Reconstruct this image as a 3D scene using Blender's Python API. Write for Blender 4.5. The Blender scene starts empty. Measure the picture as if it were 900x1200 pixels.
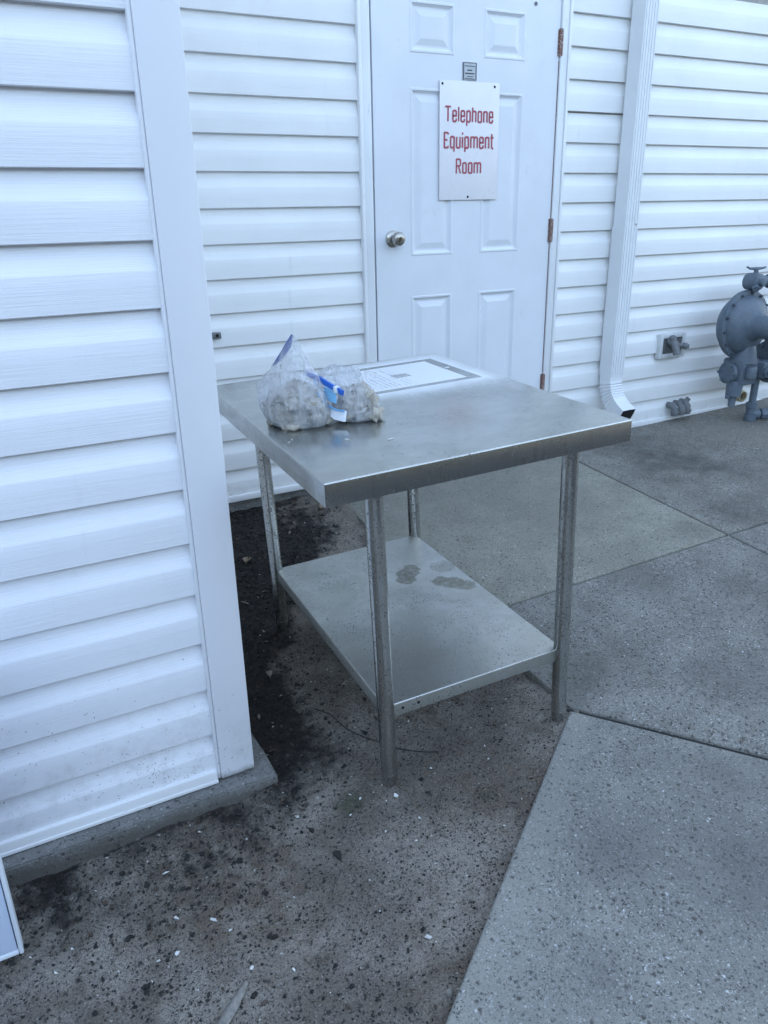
import bpy, bmesh, math, random
from mathutils import Vector, Matrix, noise
random.seed(7)
S = bpy.context.scene
COL = S.collection
EYE = 1.31            # everything below is written relative to eye height; all top-level objects are lifted by this at the end

# ------------------------------------------------------------------ camera
cam_d = bpy.data.cameras.new('camera'); cam = bpy.data.objects.new('camera', cam_d); COL.objects.link(cam)
Rx = Vector((0.88124041, -0.47224633, -0.01996876)); Ux = Vector((0.1862008, 0.30801117, 0.93298359)); Fx = Vector((0.43444748, 0.82590104, -0.35936453))
cam.matrix_world = Matrix(((Rx.x, Ux.x, -Fx.x, 0), (Rx.y, Ux.y, -Fx.y, 0), (Rx.z, Ux.z, -Fx.z, EYE), (0, 0, 0, 1)))
cam_d.sensor_fit = 'VERTICAL'; cam_d.sensor_height = 24; cam_d.sensor_width = 18; cam_d.lens = 18.196
cam_d.clip_start = 0.02; cam_d.clip_end = 500
S.camera = cam
S.render.resolution_x = 768; S.render.resolution_y = 1024

# ------------------------------------------------------------------ light: open shade behind a building
SUN_EL, SUN_AZ = math.radians(25), math.radians(20)      # azimuth from +Y towards +X: the sun is behind the building
w = bpy.data.worlds.new('World'); S.world = w; w.use_nodes = True
nt = w.node_tree; bg = nt.nodes['Background']
sky = nt.nodes.new('ShaderNodeTexSky'); sky.sky_type = 'NISHITA'; sky.sun_disc = False
sky.sun_elevation = SUN_EL; sky.sun_rotation = SUN_AZ; sky.air_density = 1.0; sky.dust_density = 2.0; sky.ozone_density = 1.0
hs = nt.nodes.new('ShaderNodeHueSaturation'); hs.inputs['Saturation'].default_value = 0.80; hs.inputs['Hue'].default_value = 0.496
nt.links.new(sky.outputs[0], hs.inputs['Color']); nt.links.new(hs.outputs[0], bg.inputs[0]); bg.inputs[1].default_value = 0.15
sd = bpy.data.lights.new('sun', 'SUN'); sd.energy = 3.0; sd.angle = math.radians(0.5); sd.color = (1, .95, .87)
sun = bpy.data.objects.new('sun', sd); COL.objects.link(sun)
dirn = Vector((math.sin(SUN_AZ) * math.cos(SUN_EL), math.cos(SUN_AZ) * math.cos(SUN_EL), math.sin(SUN_EL)))
sun.rotation_euler = (-dirn).to_track_quat('-Z', 'Y').to_euler()
vs = S.view_settings; vs.view_transform = 'Standard'; vs.look = 'None'; vs.exposure = 2.68; vs.gamma = 1
S.cycles.max_bounces = 10; S.cycles.transparent_max_bounces = 24; S.cycles.transmission_bounces = 8

# ------------------------------------------------------------------ node helpers
class Mat:
    def __init__(s, name):
        s.m = bpy.data.materials.new(name); s.m.use_nodes = True; s.nt = s.m.node_tree
        s.b = s.nt.nodes['Principled BSDF']; s._c = {}
    def n(s, t, **k):
        x = s.nt.nodes.new(t)
        for a, v in k.items(): setattr(x, a, v)
        return x
    def put(s, sock, v):
        if isinstance(v, bpy.types.NodeSocket): s.nt.links.new(v, sock)
        elif isinstance(v, (tuple, list)) and sock.type == 'RGBA' and len(v) == 3: sock.default_value = (*v, 1)
        else: sock.default_value = v
    def co(s, kind='pos'):
        if kind not in s._c:
            if kind == 'pos': s._c[kind] = s.n('ShaderNodeNewGeometry').outputs['Position']
            elif kind == 'obj': s._c[kind] = s.n('ShaderNodeTexCoord').outputs['Object']
        return s._c[kind]
    def mp(s, v, scale=(1, 1, 1), loc=(0, 0, 0), rot=(0, 0, 0)):
        x = s.n('ShaderNodeMapping'); x.inputs['Scale'].default_value = scale; x.inputs['Location'].default_value = loc
        x.inputs['Rotation'].default_value = rot; s.put(x.inputs[0], v); return x.outputs[0]
    def noise(s, v, sc, det=4, rough=.55, dist=0.0):
        x = s.n('ShaderNodeTexNoise'); s.put(x.inputs['Vector'], v); x.inputs['Scale'].default_value = sc
        x.inputs['Detail'].default_value = det; x.inputs['Roughness'].default_value = rough; x.inputs['Distortion'].default_value = dist
        return x.outputs[0]
    def vor(s, v, sc, feat='F1', out='Distance', rnd=1.0):
        x = s.n('ShaderNodeTexVoronoi', feature=feat); s.put(x.inputs['Vector'], v); x.inputs['Scale'].default_value = sc
        x.inputs['Randomness'].default_value = rnd; return x.outputs[out]
    def math(s, op, a, b=0.0, c=0.0, clamp=False):
        x = s.n('ShaderNodeMath', operation=op); x.use_clamp = clamp
        for i, v in enumerate((a, b, c)): s.put(x.inputs[i], v)
        return x.outputs[0]
    def ramp(s, v, a, b, lo=0.0, hi=1.0):     # smooth map of v from [a,b] to [lo,hi]
        x = s.n('ShaderNodeMapRange', interpolation_type='SMOOTHSTEP'); s.put(x.inputs[0], v)
        for i, q in enumerate((a, b, lo, hi)): s.put(x.inputs[i + 1], q)
        return x.outputs[0]
    def mix(s, f, a, b, mode='MIX'):
        x = s.n('ShaderNodeMix', data_type='RGBA', blend_type=mode); s.put(x.inputs[0], f); s.put(x.inputs[6], a); s.put(x.inputs[7], b)
        return x.outputs[2]
    def sep(s, v):
        x = s.n('ShaderNodeSeparateXYZ'); s.put(x.inputs[0], v); return x.outputs
    def sepc(s, v):
        x = s.n('ShaderNodeSeparateColor'); s.put(x.inputs[0], v); return x.outputs
    def bump(s, h, dist=.002, st=1.0, prev=None):
        x = s.n('ShaderNodeBump'); s.put(x.inputs['Height'], h); x.inputs['Distance'].default_value = dist; x.inputs['Strength'].default_value = st
        if prev is not None: s.put(x.inputs['Normal'], prev)
        return x.outputs[0]
    def blob(s, c, r0, r1, z=False):          # 1 inside r0, 0 outside r1, horizontally round the point c (world)
        v = s.n('ShaderNodeVectorMath', operation='SUBTRACT'); s.put(v.inputs[0], s.co('pos')); v.inputs[1].default_value = (c[0], c[1], 0)
        m = s.n('ShaderNodeVectorMath', operation='MULTIPLY'); s.put(m.inputs[0], v.outputs[0]); m.inputs[1].default_value = (1, 1, 0)
        l = s.n('ShaderNodeVectorMath', operation='LENGTH'); s.put(l.inputs[0], m.outputs[0])
        d = s.math('ADD', l.outputs['Value'], s.math('MULTIPLY', s.math('SUBTRACT', s.noise(s.co('pos'), 5, 3), .5), (r1 - r0) * 1.6))
        return s.ramp(d, r0, r1, 1, 0)
    def set(s, **k):
        names = dict(color='Base Color', rough='Roughness', metal='Metallic', normal='Normal', spec='Specular IOR Level', alpha='Alpha',
                     trans='Transmission Weight', ior='IOR', aniso='Anisotropic', coat='Coat Weight')
        for a, v in k.items(): s.put(s.b.inputs[names[a]], v)
        return s.m

def vinyl(name, base, dirt_z=None, grain=True):
    M = Mat(name); p = M.co('pos')
    big = M.noise(p, 2.2, 4, .6)
    col = M.mix(M.ramp(big, .3, .75, 0, 1), base, tuple(c * .93 for c in base))
    n = None
    if grain:
        g = M.noise(M.mp(p, (3.0, 3.0, 170)), 2.0, 5, .65, .2)
        n = M.bump(g, .0016, .55)
        col = M.mix(M.ramp(g, .52, .72, 0, .10), col, tuple(c * .8 for c in base))
        wv = M.noise(M.mp(p, (.9, .9, 4)), 1.6, 2); n = M.bump(wv, .006, .22, n)
    # scuffs, thin dirty drips
    d = M.noise(M.mp(p, (14, 14, 1.3)), 1.6, 6, .7)
    col = M.mix(M.ramp(d, .60, .80, 0, .16), col, (.33, .34, .33))
    if dirt_z:                                           # splashed dirt specks near the bottom of the wall
        z0, z1 = dirt_z
        z = M.sep(p)[2]
        low = M.ramp(z, z0, z1, 1, 0)
        wv = M.n('ShaderNodeTexNoise'); M.put(wv.inputs['Vector'], p); wv.inputs['Scale'].default_value = 200
        wa = M.n('ShaderNodeVectorMath', operation='MULTIPLY_ADD'); M.put(wa.inputs[0], wv.outputs['Color']); wa.inputs[1].default_value = (.012, .012, .012); M.put(wa.inputs[2], p)
        sp = M.vor(wa.outputs[0], 270, 'F1', 'Color'); r = M.sepc(sp)[0]
        ds = M.vor(wa.outputs[0], 270); cl = M.noise(p, 9, 5, .7)
        thr = M.math('MULTIPLY', M.math('MULTIPLY', M.math('POWER', low, 2.2), M.ramp(cl, .48, .78, .05, .8)), .5)
        spk = M.math('MULTIPLY', M.math('LESS_THAN', r, thr), M.ramp(ds, .25, .42, 1, 0))
        col = M.mix(spk, col, (.035, .033, .03))
        col = M.mix(M.math('MULTIPLY', M.math('MULTIPLY', low, low), M.ramp(M.noise(p, 26, 6, .7), .45, .75, 0, .30)), col, (.22, .215, .19))
    return M.set(color=col, rough=M.ramp(big, .3, .7, .34, .5), **({'normal': n} if n else {}), spec=.35)

def painted(name, base, rough=.4, scratch=0.0):
    M = Mat(name); p = M.co('pos'); b = M.noise(p, 3.5, 5, .6)
    col = M.mix(M.ramp(b, .3, .75), base, tuple(c * .92 for c in base))
    sm = M.noise(M.mp(p, (6, 6, 3)), 2.2, 7, .75)
    col = M.mix(M.ramp(sm, .58, .78, 0, .32), col, (.40, .41, .41))
    if scratch:
        q = M.noise(M.mp(p, (45, 45, 7)), 1.5, 6, .7, .6)
        col = M.mix(M.ramp(q, .70 - scratch * .1, .75 - scratch * .07, 0, .75), col, (.10, .13, .17))
    return M.set(color=col, rough=M.ramp(b, .3, .7, rough - .06, rough + .1), normal=M.bump(M.noise(p, 260, 3), .0005, .25), spec=.4)

def steel(name, base=(.50, .50, .485), r0=.24, r1=.4, specks=0.0, brush=(3, 140, 140), extra=None):
    M = Mat(name); p = M.co('obj')
    br = M.noise(M.mp(p, brush), 3, 5, .7); sm = M.noise(p, 5.5, 7, .68, .8); sm2 = M.noise(p, 17, 5, .7)
    col = M.mix(M.ramp(sm, .3, .72), base, tuple(c * .78 for c in base))
    col = M.mix(M.ramp(sm2, .5, .85, 0, .3), col, tuple(c * .62 for c in base))
    rough = M.math('ADD', M.ramp(sm, .25, .75, r0, r1), M.ramp(br, .3, .7, -.03, .06))
    metal = 1.0
    if specks:
        v = M.sepc(M.vor(p, 260, 'F1', 'Color'))[0]; d = M.vor(p, 260); cl = M.noise(p, 11, 5, .7)
        k = M.math('MULTIPLY', M.math('LESS_THAN', v, M.math('MULTIPLY', M.ramp(cl, .42, .72), specks)), M.ramp(d, .3, .5, 1, 0))
        q = M.noise(M.mp(p, (30, 30, 22)), 2.6, 6, .72); k2 = M.ramp(q, .645 - specks * .08, .70 - specks * .08, 0, .9)
        k = M.math('MAXIMUM', k, k2)
        col = M.mix(k, col, (.045, .038, .03)); rough = M.math('ADD', rough, M.math('MULTIPLY', k, .35)); metal = M.math('SUBTRACT', 1.0, M.math('MULTIPLY', k, .8))
    if extra: col, rough, metal = extra(M, p, col, rough, metal)
    return M.set(color=col, rough=rough, metal=metal, normal=M.bump(br, .0004, .12, M.bump(sm, .004, .10)))

def concrete(name, base, spk=.5, tint=(.16, .15, .12), stains=(), pit=1.0, band=None):
    M = Mat(name); p = M.co('pos')
    big = M.noise(p, 1.7, 5, .62); med = M.noise(p, 9, 6, .66); fine = M.noise(p, 120, 4, .7)
    col = M.mix(M.ramp(big, .36, .64), base, tuple(c * .66 for c in base))
    col = M.mix(M.ramp(med, .4, .75, 0, .55), col, tint)
    col = M.mix(M.ramp(fine, .35, .7, 0, .42), col, tuple(c * .5 for c in base))
    sm = 1.0
    if band:                                             # trowelled smooth strip along an edge: (origin, unit normal pointing inwards, width)
        o, nn, wd = band; dp = M.n('ShaderNodeVectorMath', operation='DOT_PRODUCT'); sb = M.n('ShaderNodeVectorMath', operation='SUBTRACT')
        M.put(sb.inputs[0], p); sb.inputs[1].default_value = (o[0], o[1], 0); M.put(dp.inputs[0], sb.outputs[0]); dp.inputs[1].default_value = (nn[0], nn[1], 0)
        sm = M.ramp(M.math('ADD', dp.outputs['Value'], M.math('MULTIPLY', M.math('SUBTRACT', M.noise(p, 7, 3), .5), .05)), wd * .55, wd * 1.35, .5, 1)
        col = M.mix(M.math('SUBTRACT', 1.0, sm), col, tuple(c * .93 for c in base))
    h = fine
    wv = M.n('ShaderNodeTexNoise'); M.put(wv.inputs['Vector'], p); wv.inputs['Scale'].default_value = 170; wv.inputs['Detail'].default_value = 2
    wa = M.n('ShaderNodeVectorMath', operation='MULTIPLY_ADD'); M.put(wa.inputs[0], wv.outputs['Color']); wa.inputs[1].default_value = (.011, .011, .011); M.put(wa.inputs[2], p); pw = wa.outputs[0]
    grit = M.noise(p, 330, 5, .8); col = M.mix(M.ramp(grit, .38, .62, 0, .55), col, tuple(c * .45 for c in base)); g2 = M.noise(p, 210, 4, .8)
    col = M.mix(M.ramp(g2, .56, .70, 0, .5 * min(1, spk + .3)), col, tuple(min(.6, c * 1.55) for c in base))
    for sc, amt, c in ((125, .36, (.055, .055, .057)), (190, .24, (.44, .45, .45)), (260, .40, (.065, .065, .065)), (80, .13, (.045, .042, .038)), (110, .016, (.58, .59, .6))):
        r = M.sepc(M.vor(pw, sc, 'F1', 'Color')); d = M.vor(pw, sc)
        cl = M.ramp(M.noise(p, 4.3 + sc * .01, 4, .65), .3, .7, .35, 1.3)
        k = M.math('MULTIPLY', M.math('LESS_THAN', r[0], M.math('MULTIPLY', M.math('MULTIPLY', cl, amt * spk), sm)), M.ramp(d, .15, .5, .8, 0))
        col = M.mix(k, col, c)
        if c[0] < .1: h = M.math('SUBTRACT', h, M.math('MULTIPLY', k, 1.4 * pit))
    for c, r0, r1, cc, a in stains:
        k = M.math('MULTIPLY', M.blob(c, r0, r1), M.ramp(M.noise(p, 14, 5, .7), .25, .65, .45, 1))
        col = M.mix(M.math('MULTIPLY', k, a), col, cc)
    return M.set(color=col, rough=M.ramp(med, .3, .7, .72, .92), normal=M.bump(h, .0022, .75), spec=.3)

def plain(name, c, rough=.5, metal=0.0, var=.2, sc=30, bump=.0006):
    M = Mat(name); p = M.co('obj'); n = M.noise(p, sc, 5, .65)
    col = M.mix(M.ramp(n, .3, .75), c, tuple(max(0, x * (1 - var)) for x in c))
    return M.set(color=col, rough=M.ramp(n, .3, .7, max(.05, rough - .06), rough + .1), metal=metal, normal=M.bump(n, bump, .4))

# ------------------------------------------------------------------ mesh helpers
class MB:
    def __init__(s): s.v = []; s.f = []
    def add(s, vs_, fs): o = len(s.v); s.v += [tuple(v) for v in vs_]; s.f += [tuple(i + o for i in f) for f in fs]; return s
    def box(s, a, b, c=0.0):
        x0, y0, z0 = a; x1, y1, z1 = b
        if c <= 0:
            return s.add([(x0,y0,z0),(x1,y0,z0),(x1,y1,z0),(x0,y1,z0),(x0,y0,z1),(x1,y0,z1),(x1,y1,z1),(x0,y1,z1)],
                         [(0,3,2,1),(4,5,6,7),(0,1,5,4),(1,2,6,5),(2,3,7,6),(3,0,4,7)])
        bm = bmesh.new(); bmesh.ops.create_cube(bm, size=1)
        for v in bm.verts: v.co = Vector(((x0+x1)/2 + v.co.x*(x1-x0), (y0+y1)/2 + v.co.y*(y1-y0), (z0+z1)/2 + v.co.z*(z1-z0)))
        bmesh.ops.bevel(bm, geom=list(bm.edges), offset=c, segments=2, affect='EDGES', profile=.5)
        bm.verts.index_update(); s.add([v.co for v in bm.verts], [[v.index for v in f.verts] for f in bm.faces]); bm.free(); return s
    def loft(s, rings, cap=True, close=True):
        n = len(rings[0]); vs_ = [p for r in rings for p in r]; fs = []
        for i in range(len(rings) - 1):
            for j in range(n if close else n - 1):
                k = (j + 1) % n; fs.append((i*n + j, i*n + k, (i+1)*n + k, (i+1)*n + j))
        if cap: fs += [tuple(range(n))[::-1], tuple(range((len(rings)-1)*n, len(rings)*n))]
        return s.add(vs_, fs)
    def tube(s, pts, r, n=12, cap=True, prof=None, up=None):      # round (or prof-shaped) tube along pts; r number or list
        pts = [Vector(p) for p in pts]; rings = []
        rs = r if isinstance(r, (list, tuple)) else [r] * len(pts)
        t0 = (pts[1] - pts[0]).normalized(); up = Vector(up) if up else (Vector((0,0,1)) if abs(t0.z) < .9 else Vector((0,1,0)))
        for i, p in enumerate(pts):
            t = (pts[min(i+1, len(pts)-1)] - pts[max(i-1, 0)]).normalized()
            a = t.cross(up).normalized(); b = a.cross(t).normalized(); up = b
            if prof: rings.append([p + a*x*rs[i] + b*y*rs[i] for x, y in prof])
            else: rings.append([p + (a*math.cos(q) + b*math.sin(q))*rs[i] for q in (2*math.pi*k/n for k in range(n))])
        return s.loft(rings, cap)
    def lathe(s, o, ax, prof, n=32):          # prof: list of (distance along the axis, radius)
        o = Vector(o); ax = Vector(ax).normalized(); a = ax.orthogonal().normalized(); b = ax.cross(a)
        return s.loft([[o + ax*h + (a*math.cos(q) + b*math.sin(q))*max(r, 1e-4) for q in (2*math.pi*k/n for k in range(n))] for h, r in prof])
    def blobby(s, c, sz, seed, sub=1, amp=.35, rot=None):
        bm = bmesh.new(); bmesh.ops.create_icosphere(bm, subdivisions=sub, radius=1); rnd = random.Random(seed)
        q = rot or Matrix.Rotation(rnd.uniform(0, 6.28), 3, Vector((rnd.random()-.5, rnd.random()-.5, rnd.random()-.5)).normalized())
        for v in bm.verts:
            k = 1 + amp * noise.noise(v.co*1.3 + Vector((seed*3.1, seed*1.7, 0))) + rnd.uniform(-amp, amp)*.3
            v.co = q @ Vector((v.co.x*sz[0]*k, v.co.y*sz[1]*k, v.co.z*sz[2]*k)) + Vector(c)
        bm.verts.index_update(); s.add([v.co for v in bm.verts], [[v.index for v in f.verts] for f in bm.faces]); bm.free(); return s
    def mesh(s, name, smooth=None):
        m = bpy.data.meshes.new(name); m.from_pydata(s.v, [], s.f); m.validate()
        bm = bmesh.new(); bm.from_mesh(m); bmesh.ops.recalc_face_normals(bm, faces=bm.faces); bm.to_mesh(m); bm.free()
        if smooth is not None:
            m.polygons.foreach_set('use_smooth', [True]*len(m.polygons))
            if smooth == 30:
                for f in m.polygons:
                    if max(abs(c) for c in f.normal) > .9995: f.use_smooth = False
            if smooth < 180: m.set_sharp_from_angle(angle=math.radians(smooth))
        return m

OFF = {}                                       # origin of each top-level thing, so parts can be written in scene coordinates
def thing(name, label, cat, loc, group=None, kind=None, rot=None):
    o = bpy.data.objects.new(name, None); COL.objects.link(o); o.location = loc; o.empty_display_size = .05
    if rot: o.rotation_euler = rot; OFF[o.name] = Vector((0,0,0))
    else: OFF[o.name] = Vector(loc)
    if label: o['label'] = label
    if cat: o['category'] = cat
    if group: o['group'] = group
    if kind: o['kind'] = kind
    return o
def obj(name, mb, mat, parent=None, smooth=None, loc=None, label=None, cat=None, group=None, kind=None, mesh=None):
    me = mesh or mb.mesh(name, smooth)
    if not mesh: me.materials.append(mat)
    o = bpy.data.objects.new(name, me); COL.objects.link(o)
    if parent:
        root = parent
        while root.parent: root = root.parent
        off = OFF.get(root.name, root.location.copy())
        acc = Vector((0,0,0)); q = parent
        while q.parent: acc += q.location; q = q.parent
        o.parent = parent
        if mesh or loc is not None: o.location = Vector(loc or (0,0,0)) - off - acc
        else: o.location = -off - acc
        if root.rotation_euler.x or root.rotation_euler.y: pass
    elif loc is not None: o.location = loc
    for k, v in (('label', label), ('category', cat), ('group', group), ('kind', kind)):
        if v: o[k] = v
    return o
def recentre(o):                               # move a top-level mesh's origin to the bottom centre of its bounds
    vs_ = [v.co for v in o.data.vertices]; c = Vector(((min(v.x for v in vs_)+max(v.x for v in vs_))/2, (min(v.y for v in vs_)+max(v.y for v in vs_))/2, min(v.z for v in vs_)))
    o.data.transform(Matrix.Translation(-c)); o.location = Vector(o.location) + c; return o

# ------------------------------------------------------------------ materials
VB = (.785, .795, .83)
m_vinyl_near = vinyl('vinyl_near', VB, (-1.31 + EYE, -.72 + EYE)); m_vinyl = vinyl('vinyl_back', (.80, .81, .81), (-1.12 + EYE, -.98 + EYE))
m_post = vinyl('vinyl_post', (.785, .795, .835), (-1.33 + EYE, -1.0 + EYE), grain=False)
m_trim = painted('white_trim', (.78, .79, .80), .38)
m_core = plain('sheathing', (.35, .34, .32), .8)
m_door = painted('door_paint', (.72, .745, .79), .33, .0)
m_frame = painted('frame_paint', (.72, .74, .76), .4, .6)
M = Mat('rusty_hinge'); p = M.co('obj'); rn = M.noise(p, 150, 5, .7)
m_rust = M.set(color=M.mix(M.ramp(rn, .5, .62), (.19, .095, .07), (.42, .38, .38)), rough=.7, metal=.1, normal=M.bump(rn, .001, .6))
m_knob = plain('knob_metal', (.42, .40, .36), .28, 1.0, .2, 60)
m_ds = painted('gutter_paint', (.74, .76, .78), .35)
m_dark = plain('dark_gap', (.012, .012, .012), .9)
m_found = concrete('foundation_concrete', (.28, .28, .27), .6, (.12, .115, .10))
def foot_tint(mat, z0, z1, c, a):                      # tints the foot of a surface by height
    nt_ = mat.node_tree; b_ = nt_.nodes['Principled BSDF']; old = b_.inputs['Base Color'].links[0].from_socket
    g_ = nt_.nodes.new('ShaderNodeNewGeometry'); sp = nt_.nodes.new('ShaderNodeSeparateXYZ'); nt_.links.new(g_.outputs['Position'], sp.inputs[0])
    n_ = nt_.nodes.new('ShaderNodeTexNoise'); n_.inputs['Scale'].default_value = 22; n_.inputs['Detail'].default_value = 6; n_.inputs['Roughness'].default_value = .7; nt_.links.new(g_.outputs['Position'], n_.inputs['Vector'])
    ma = nt_.nodes.new('ShaderNodeMath'); ma.operation = 'MULTIPLY_ADD'; nt_.links.new(n_.outputs[0], ma.inputs[0]); ma.inputs[1].default_value = .05; nt_.links.new(sp.outputs[2], ma.inputs[2])
    mr_ = nt_.nodes.new('ShaderNodeMapRange'); nt_.links.new(ma.outputs[0], mr_.inputs[0])
    for i_, v_ in enumerate((z0 + .025, z1 + .025, a, 0)): mr_.inputs[i_ + 1].default_value = v_
    mx = nt_.nodes.new('ShaderNodeMix'); mx.data_type = 'RGBA'; nt_.links.new(mr_.outputs[0], mx.inputs[0]); nt_.links.new(old, mx.inputs[6]); mx.inputs[7].default_value = (*c, 1); nt_.links.new(mx.outputs[2], b_.inputs['Base Color'])
foot_tint(m_found, -1.352 + EYE, -1.318 + EYE, (.075, .066, .055), .7)  # splashed soil, plus painted contact shade where the ledge meets the ground
foot_tint(m_post, -1.318 + EYE, -1.296 + EYE, (.05, .055, .035), .8)
M = Mat('gas_grey_paint'); p = M.co('pos'); n1 = M.noise(p, 22, 6, .7); n2 = M.noise(p, 75, 5, .75)
cg = M.mix(M.ramp(n1, .35, .7), (.085, .115, .15), (.12, .15, .18)); cg = M.mix(M.ramp(n2, .60, .66, 0, .8), cg, (.16, .12, .09)); cg = M.mix(M.ramp(M.noise(p, 50, 5, .7), .62, .7, 0, .5), cg, (.26, .29, .32)); cg = M.mix(M.ramp(n1, .55, .75, 0, .4), cg, (.05, .065, .085))
m_gas = M.set(color=cg, rough=M.ramp(n2, .3, .7, .4, .65), normal=M.bump(n2, .0015, .6))
m_grey_pl = plain('grey_plastic', (.16, .17, .18), .5, 0, .3, 30)
m_bib = plain('box_plastic', (.62, .64, .64), .45, 0, .15, 20)
m_cream = plain('cream_plastic', (.55, .49, .33), .5, 0, .2, 20)

# ------------------------------------------------------------------ ground
A0 = (1.28, 1.38, -1.30); gA = (.025, .079); gB = (-.013, .052)
zA = lambda x, y: A0[2] + gA[0]*(x - A0[0]) + gA[1]*(y - A0[1])
zB = lambda x, y: -1.3003 + gB[0]*(x - 1.297) + gB[1]*(y - 1.375)
ss = lambda t: (lambda u: u*u*(3 - 2*u))(max(0, min(1, t)))
EDIR = Vector((-.784, -.582)).normalized(); DDIR = Vector((.636, -.772)).normalized(); CN = Vector((1.297, 1.375))
def dirt_z(x, y, detail=True):
    r = math.hypot(x - .7, y - 1.5); k = ss((r - 3.2)/4)
    z = -1.327 + .0411*(x - .73) + .018*(y - 1.387); z = z*(1 - k) + (-1.55)*k
    z += .118*ss((y - 2.35)/.62)*(1 - k)
    z -= .022*math.exp(-(max(0, x - .49)**2 + max(0, 0 if y < 1.6 else y - 1.6)**2 + (min(0, y - .9))**2)/.06)
    z -= .16*ss((.0 - y)/.25)*(1 - k)
    d = Vector((x, y)) - CN; e = d.dot(EDIR); q = d.dot(DDIR)
    inA = x > 1.34 and (d.x*.772 + d.y*.636) > .04
    inB = e > -.05 and q > .03 and e < 2.6
    if inA: z = min(z, zA(x, y) - .07)
    if inB: z = min(z, zB(x, y) - .07)
    if detail and r < 4:
        z += .006*noise.noise(Vector((x*5, y*5, 1))) + .003*noise.noise(Vector((x*17, y*17, 4)))
        z += mulch(x, y)*(.007*noise.noise(Vector((x*22, y*22, 7))) + .006*noise.noise(Vector((x*55, y*55, 2))))
        # litter gathers against the foundation
        z += .012*math.exp(-((y - 1.52)/.05)**2)*(x < .5)*(.5 + noise.noise(Vector((x*12, 3, 1))))
    return z
def mulch(x, y):
    n = noise.noise(Vector((x*3.5, y*3.5, 9)))*.5 + noise.noise(Vector((x*11, y*11, 2)))*.35 + noise.noise(Vector((x*31, y*31, 5)))*.2
    lim = .71 + .12*ss((y - 1.8)/.5) + .30*ss((y - 2.28)/.5) - .22*(1 - ss((y - 1.25)/.35))
    a = 1 - ss((x - lim + n*.34)/.30 + .5)
    a *= ss((y - 1.16 + n*.4)/.6)
    b = .22*(1 - ss((x - .10 + n*.9)/.6))
    b += .35*math.exp(-((y - 1.50)/.06)**2)*(.6 + n)*(x < .5)
    return max(0, min(1, max(a*.97, b if y < 1.6 else 0)))
def build_ground():
    def axis(lo, hi, a, b, step):
        c = [a + (b - a)*i/round((b - a)/step) for i in range(round((b - a)/step) + 1)]
        d, x, r = step, b, []
        while x < hi: d *= 1.22; x += d; r.append(x)
        d, x, l = step, a, []
        while x > lo: d *= 1.22; x -= d; l.append(x)
        return l[::-1] + c + r
    X = axis(-150, 150, -.45, 1.42, .011); Y = axis(-150, 150, .62, 3.03, .0115)
    Y = [y for y in Y]
    vs_ = [(x, y, dirt_z(x, y)) for y in Y for x in X]; n = len(X)
    fs = [(j*n + i, j*n + i + 1, (j+1)*n + i + 1, (j+1)*n + i) for j in range(len(Y) - 1) for i in range(n - 1)]
    me = bpy.data.meshes.new('ground'); me.from_pydata(vs_, [], fs); me.polygons.foreach_set('use_smooth', [True]*len(fs))
    at = me.attributes.new('mulch', 'FLOAT', 'POINT'); at.data.foreach_set('value', [mulch(v[0], v[1]) for v in vs_])
    return me
M = Mat('dirt'); p = M.co('pos')
at = M.n('ShaderNodeAttribute', attribute_name='mulch').outputs['Fac']
big = M.noise(p, 3.4, 5, .62); med = M.noise(p, 16, 6, .7); fin = M.noise(p, 150, 4, .75)
c = M.mix(M.ramp(big, .38, .62), (.31, .28, .24), (.15, .13, .11))
c = M.mix(M.ramp(med, .42, .66, 0, .65), c, (.135, .105, .08))
rb = M.math('MULTIPLY', M.math('MAXIMUM', M.blob((.98, 1.16), .03, .26), M.math('MAXIMUM', M.blob((.62, .86), .02, .2), M.math('MAXIMUM', M.blob((1.05, 2.93), .03, .22), M.blob((.3, 1.3), .05, .3)))), M.ramp(med, .3, .6, .2, 1))
c = M.mix(M.math('MULTIPLY', rb, .6), c, (.125, .082, .052))
c = M.mix(M.math('MULTIPLY', M.blob((.615, 1.39), .01, .05), .7), c, (.05, .065, .03))
c = M.mix(M.math('MULTIPLY', M.blob((.91, 1.22), .005, .03), .6), c, (.06, .07, .04))
c = M.mix(M.ramp(fin, .35, .7, 0, .5), c, (.06, .055, .05))
h = M.math('ADD', M.math('MULTIPLY', fin, .6), med)
wv = M.n('ShaderNodeTexNoise'); M.put(wv.inputs['Vector'], p); wv.inputs['Scale'].default_value = 140; wv.inputs['Detail'].default_value = 2
wa = M.n('ShaderNodeVectorMath', operation='MULTIPLY_ADD'); M.put(wa.inputs[0], wv.outputs['Color']); wa.inputs[1].default_value = (.013, .013, .013); M.put(wa.inputs[2], p); pw = wa.outputs[0]
gt = M.noise(p, 300, 5, .8); c = M.mix(M.ramp(gt, .38, .62, 0, .5), c, (.05, .046, .04)); c = M.mix(M.ramp(M.noise(p, 190, 4, .8), .57, .7, 0, .45), c, (.29, .275, .25))
for sc, amt, cc in ((150, .32, (.02, .02, .02)), (230, .42, (.03, .03, .03)), (85, .07, (.02, .018, .016)), (210, .14, (.30, .29, .27)), (120, .008, (.5, .49, .46))):
    r = M.sepc(M.vor(pw, sc, 'F1', 'Color'))[0]; d = M.vor(pw, sc); cl = M.ramp(M.noise(p, 5 + sc*.012, 4, .65), .3, .7, .3, 1.35)
    k = M.math('MULTIPLY', M.math('LESS_THAN', r, M.math('MULTIPLY', cl, amt)), M.ramp(d, .15, .5, .85, 0))
    c = M.mix(k, c, cc); h = M.math('ADD' if cc[0] > .1 else 'SUBTRACT', h, M.math('MULTIPLY', k, .8))
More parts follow.
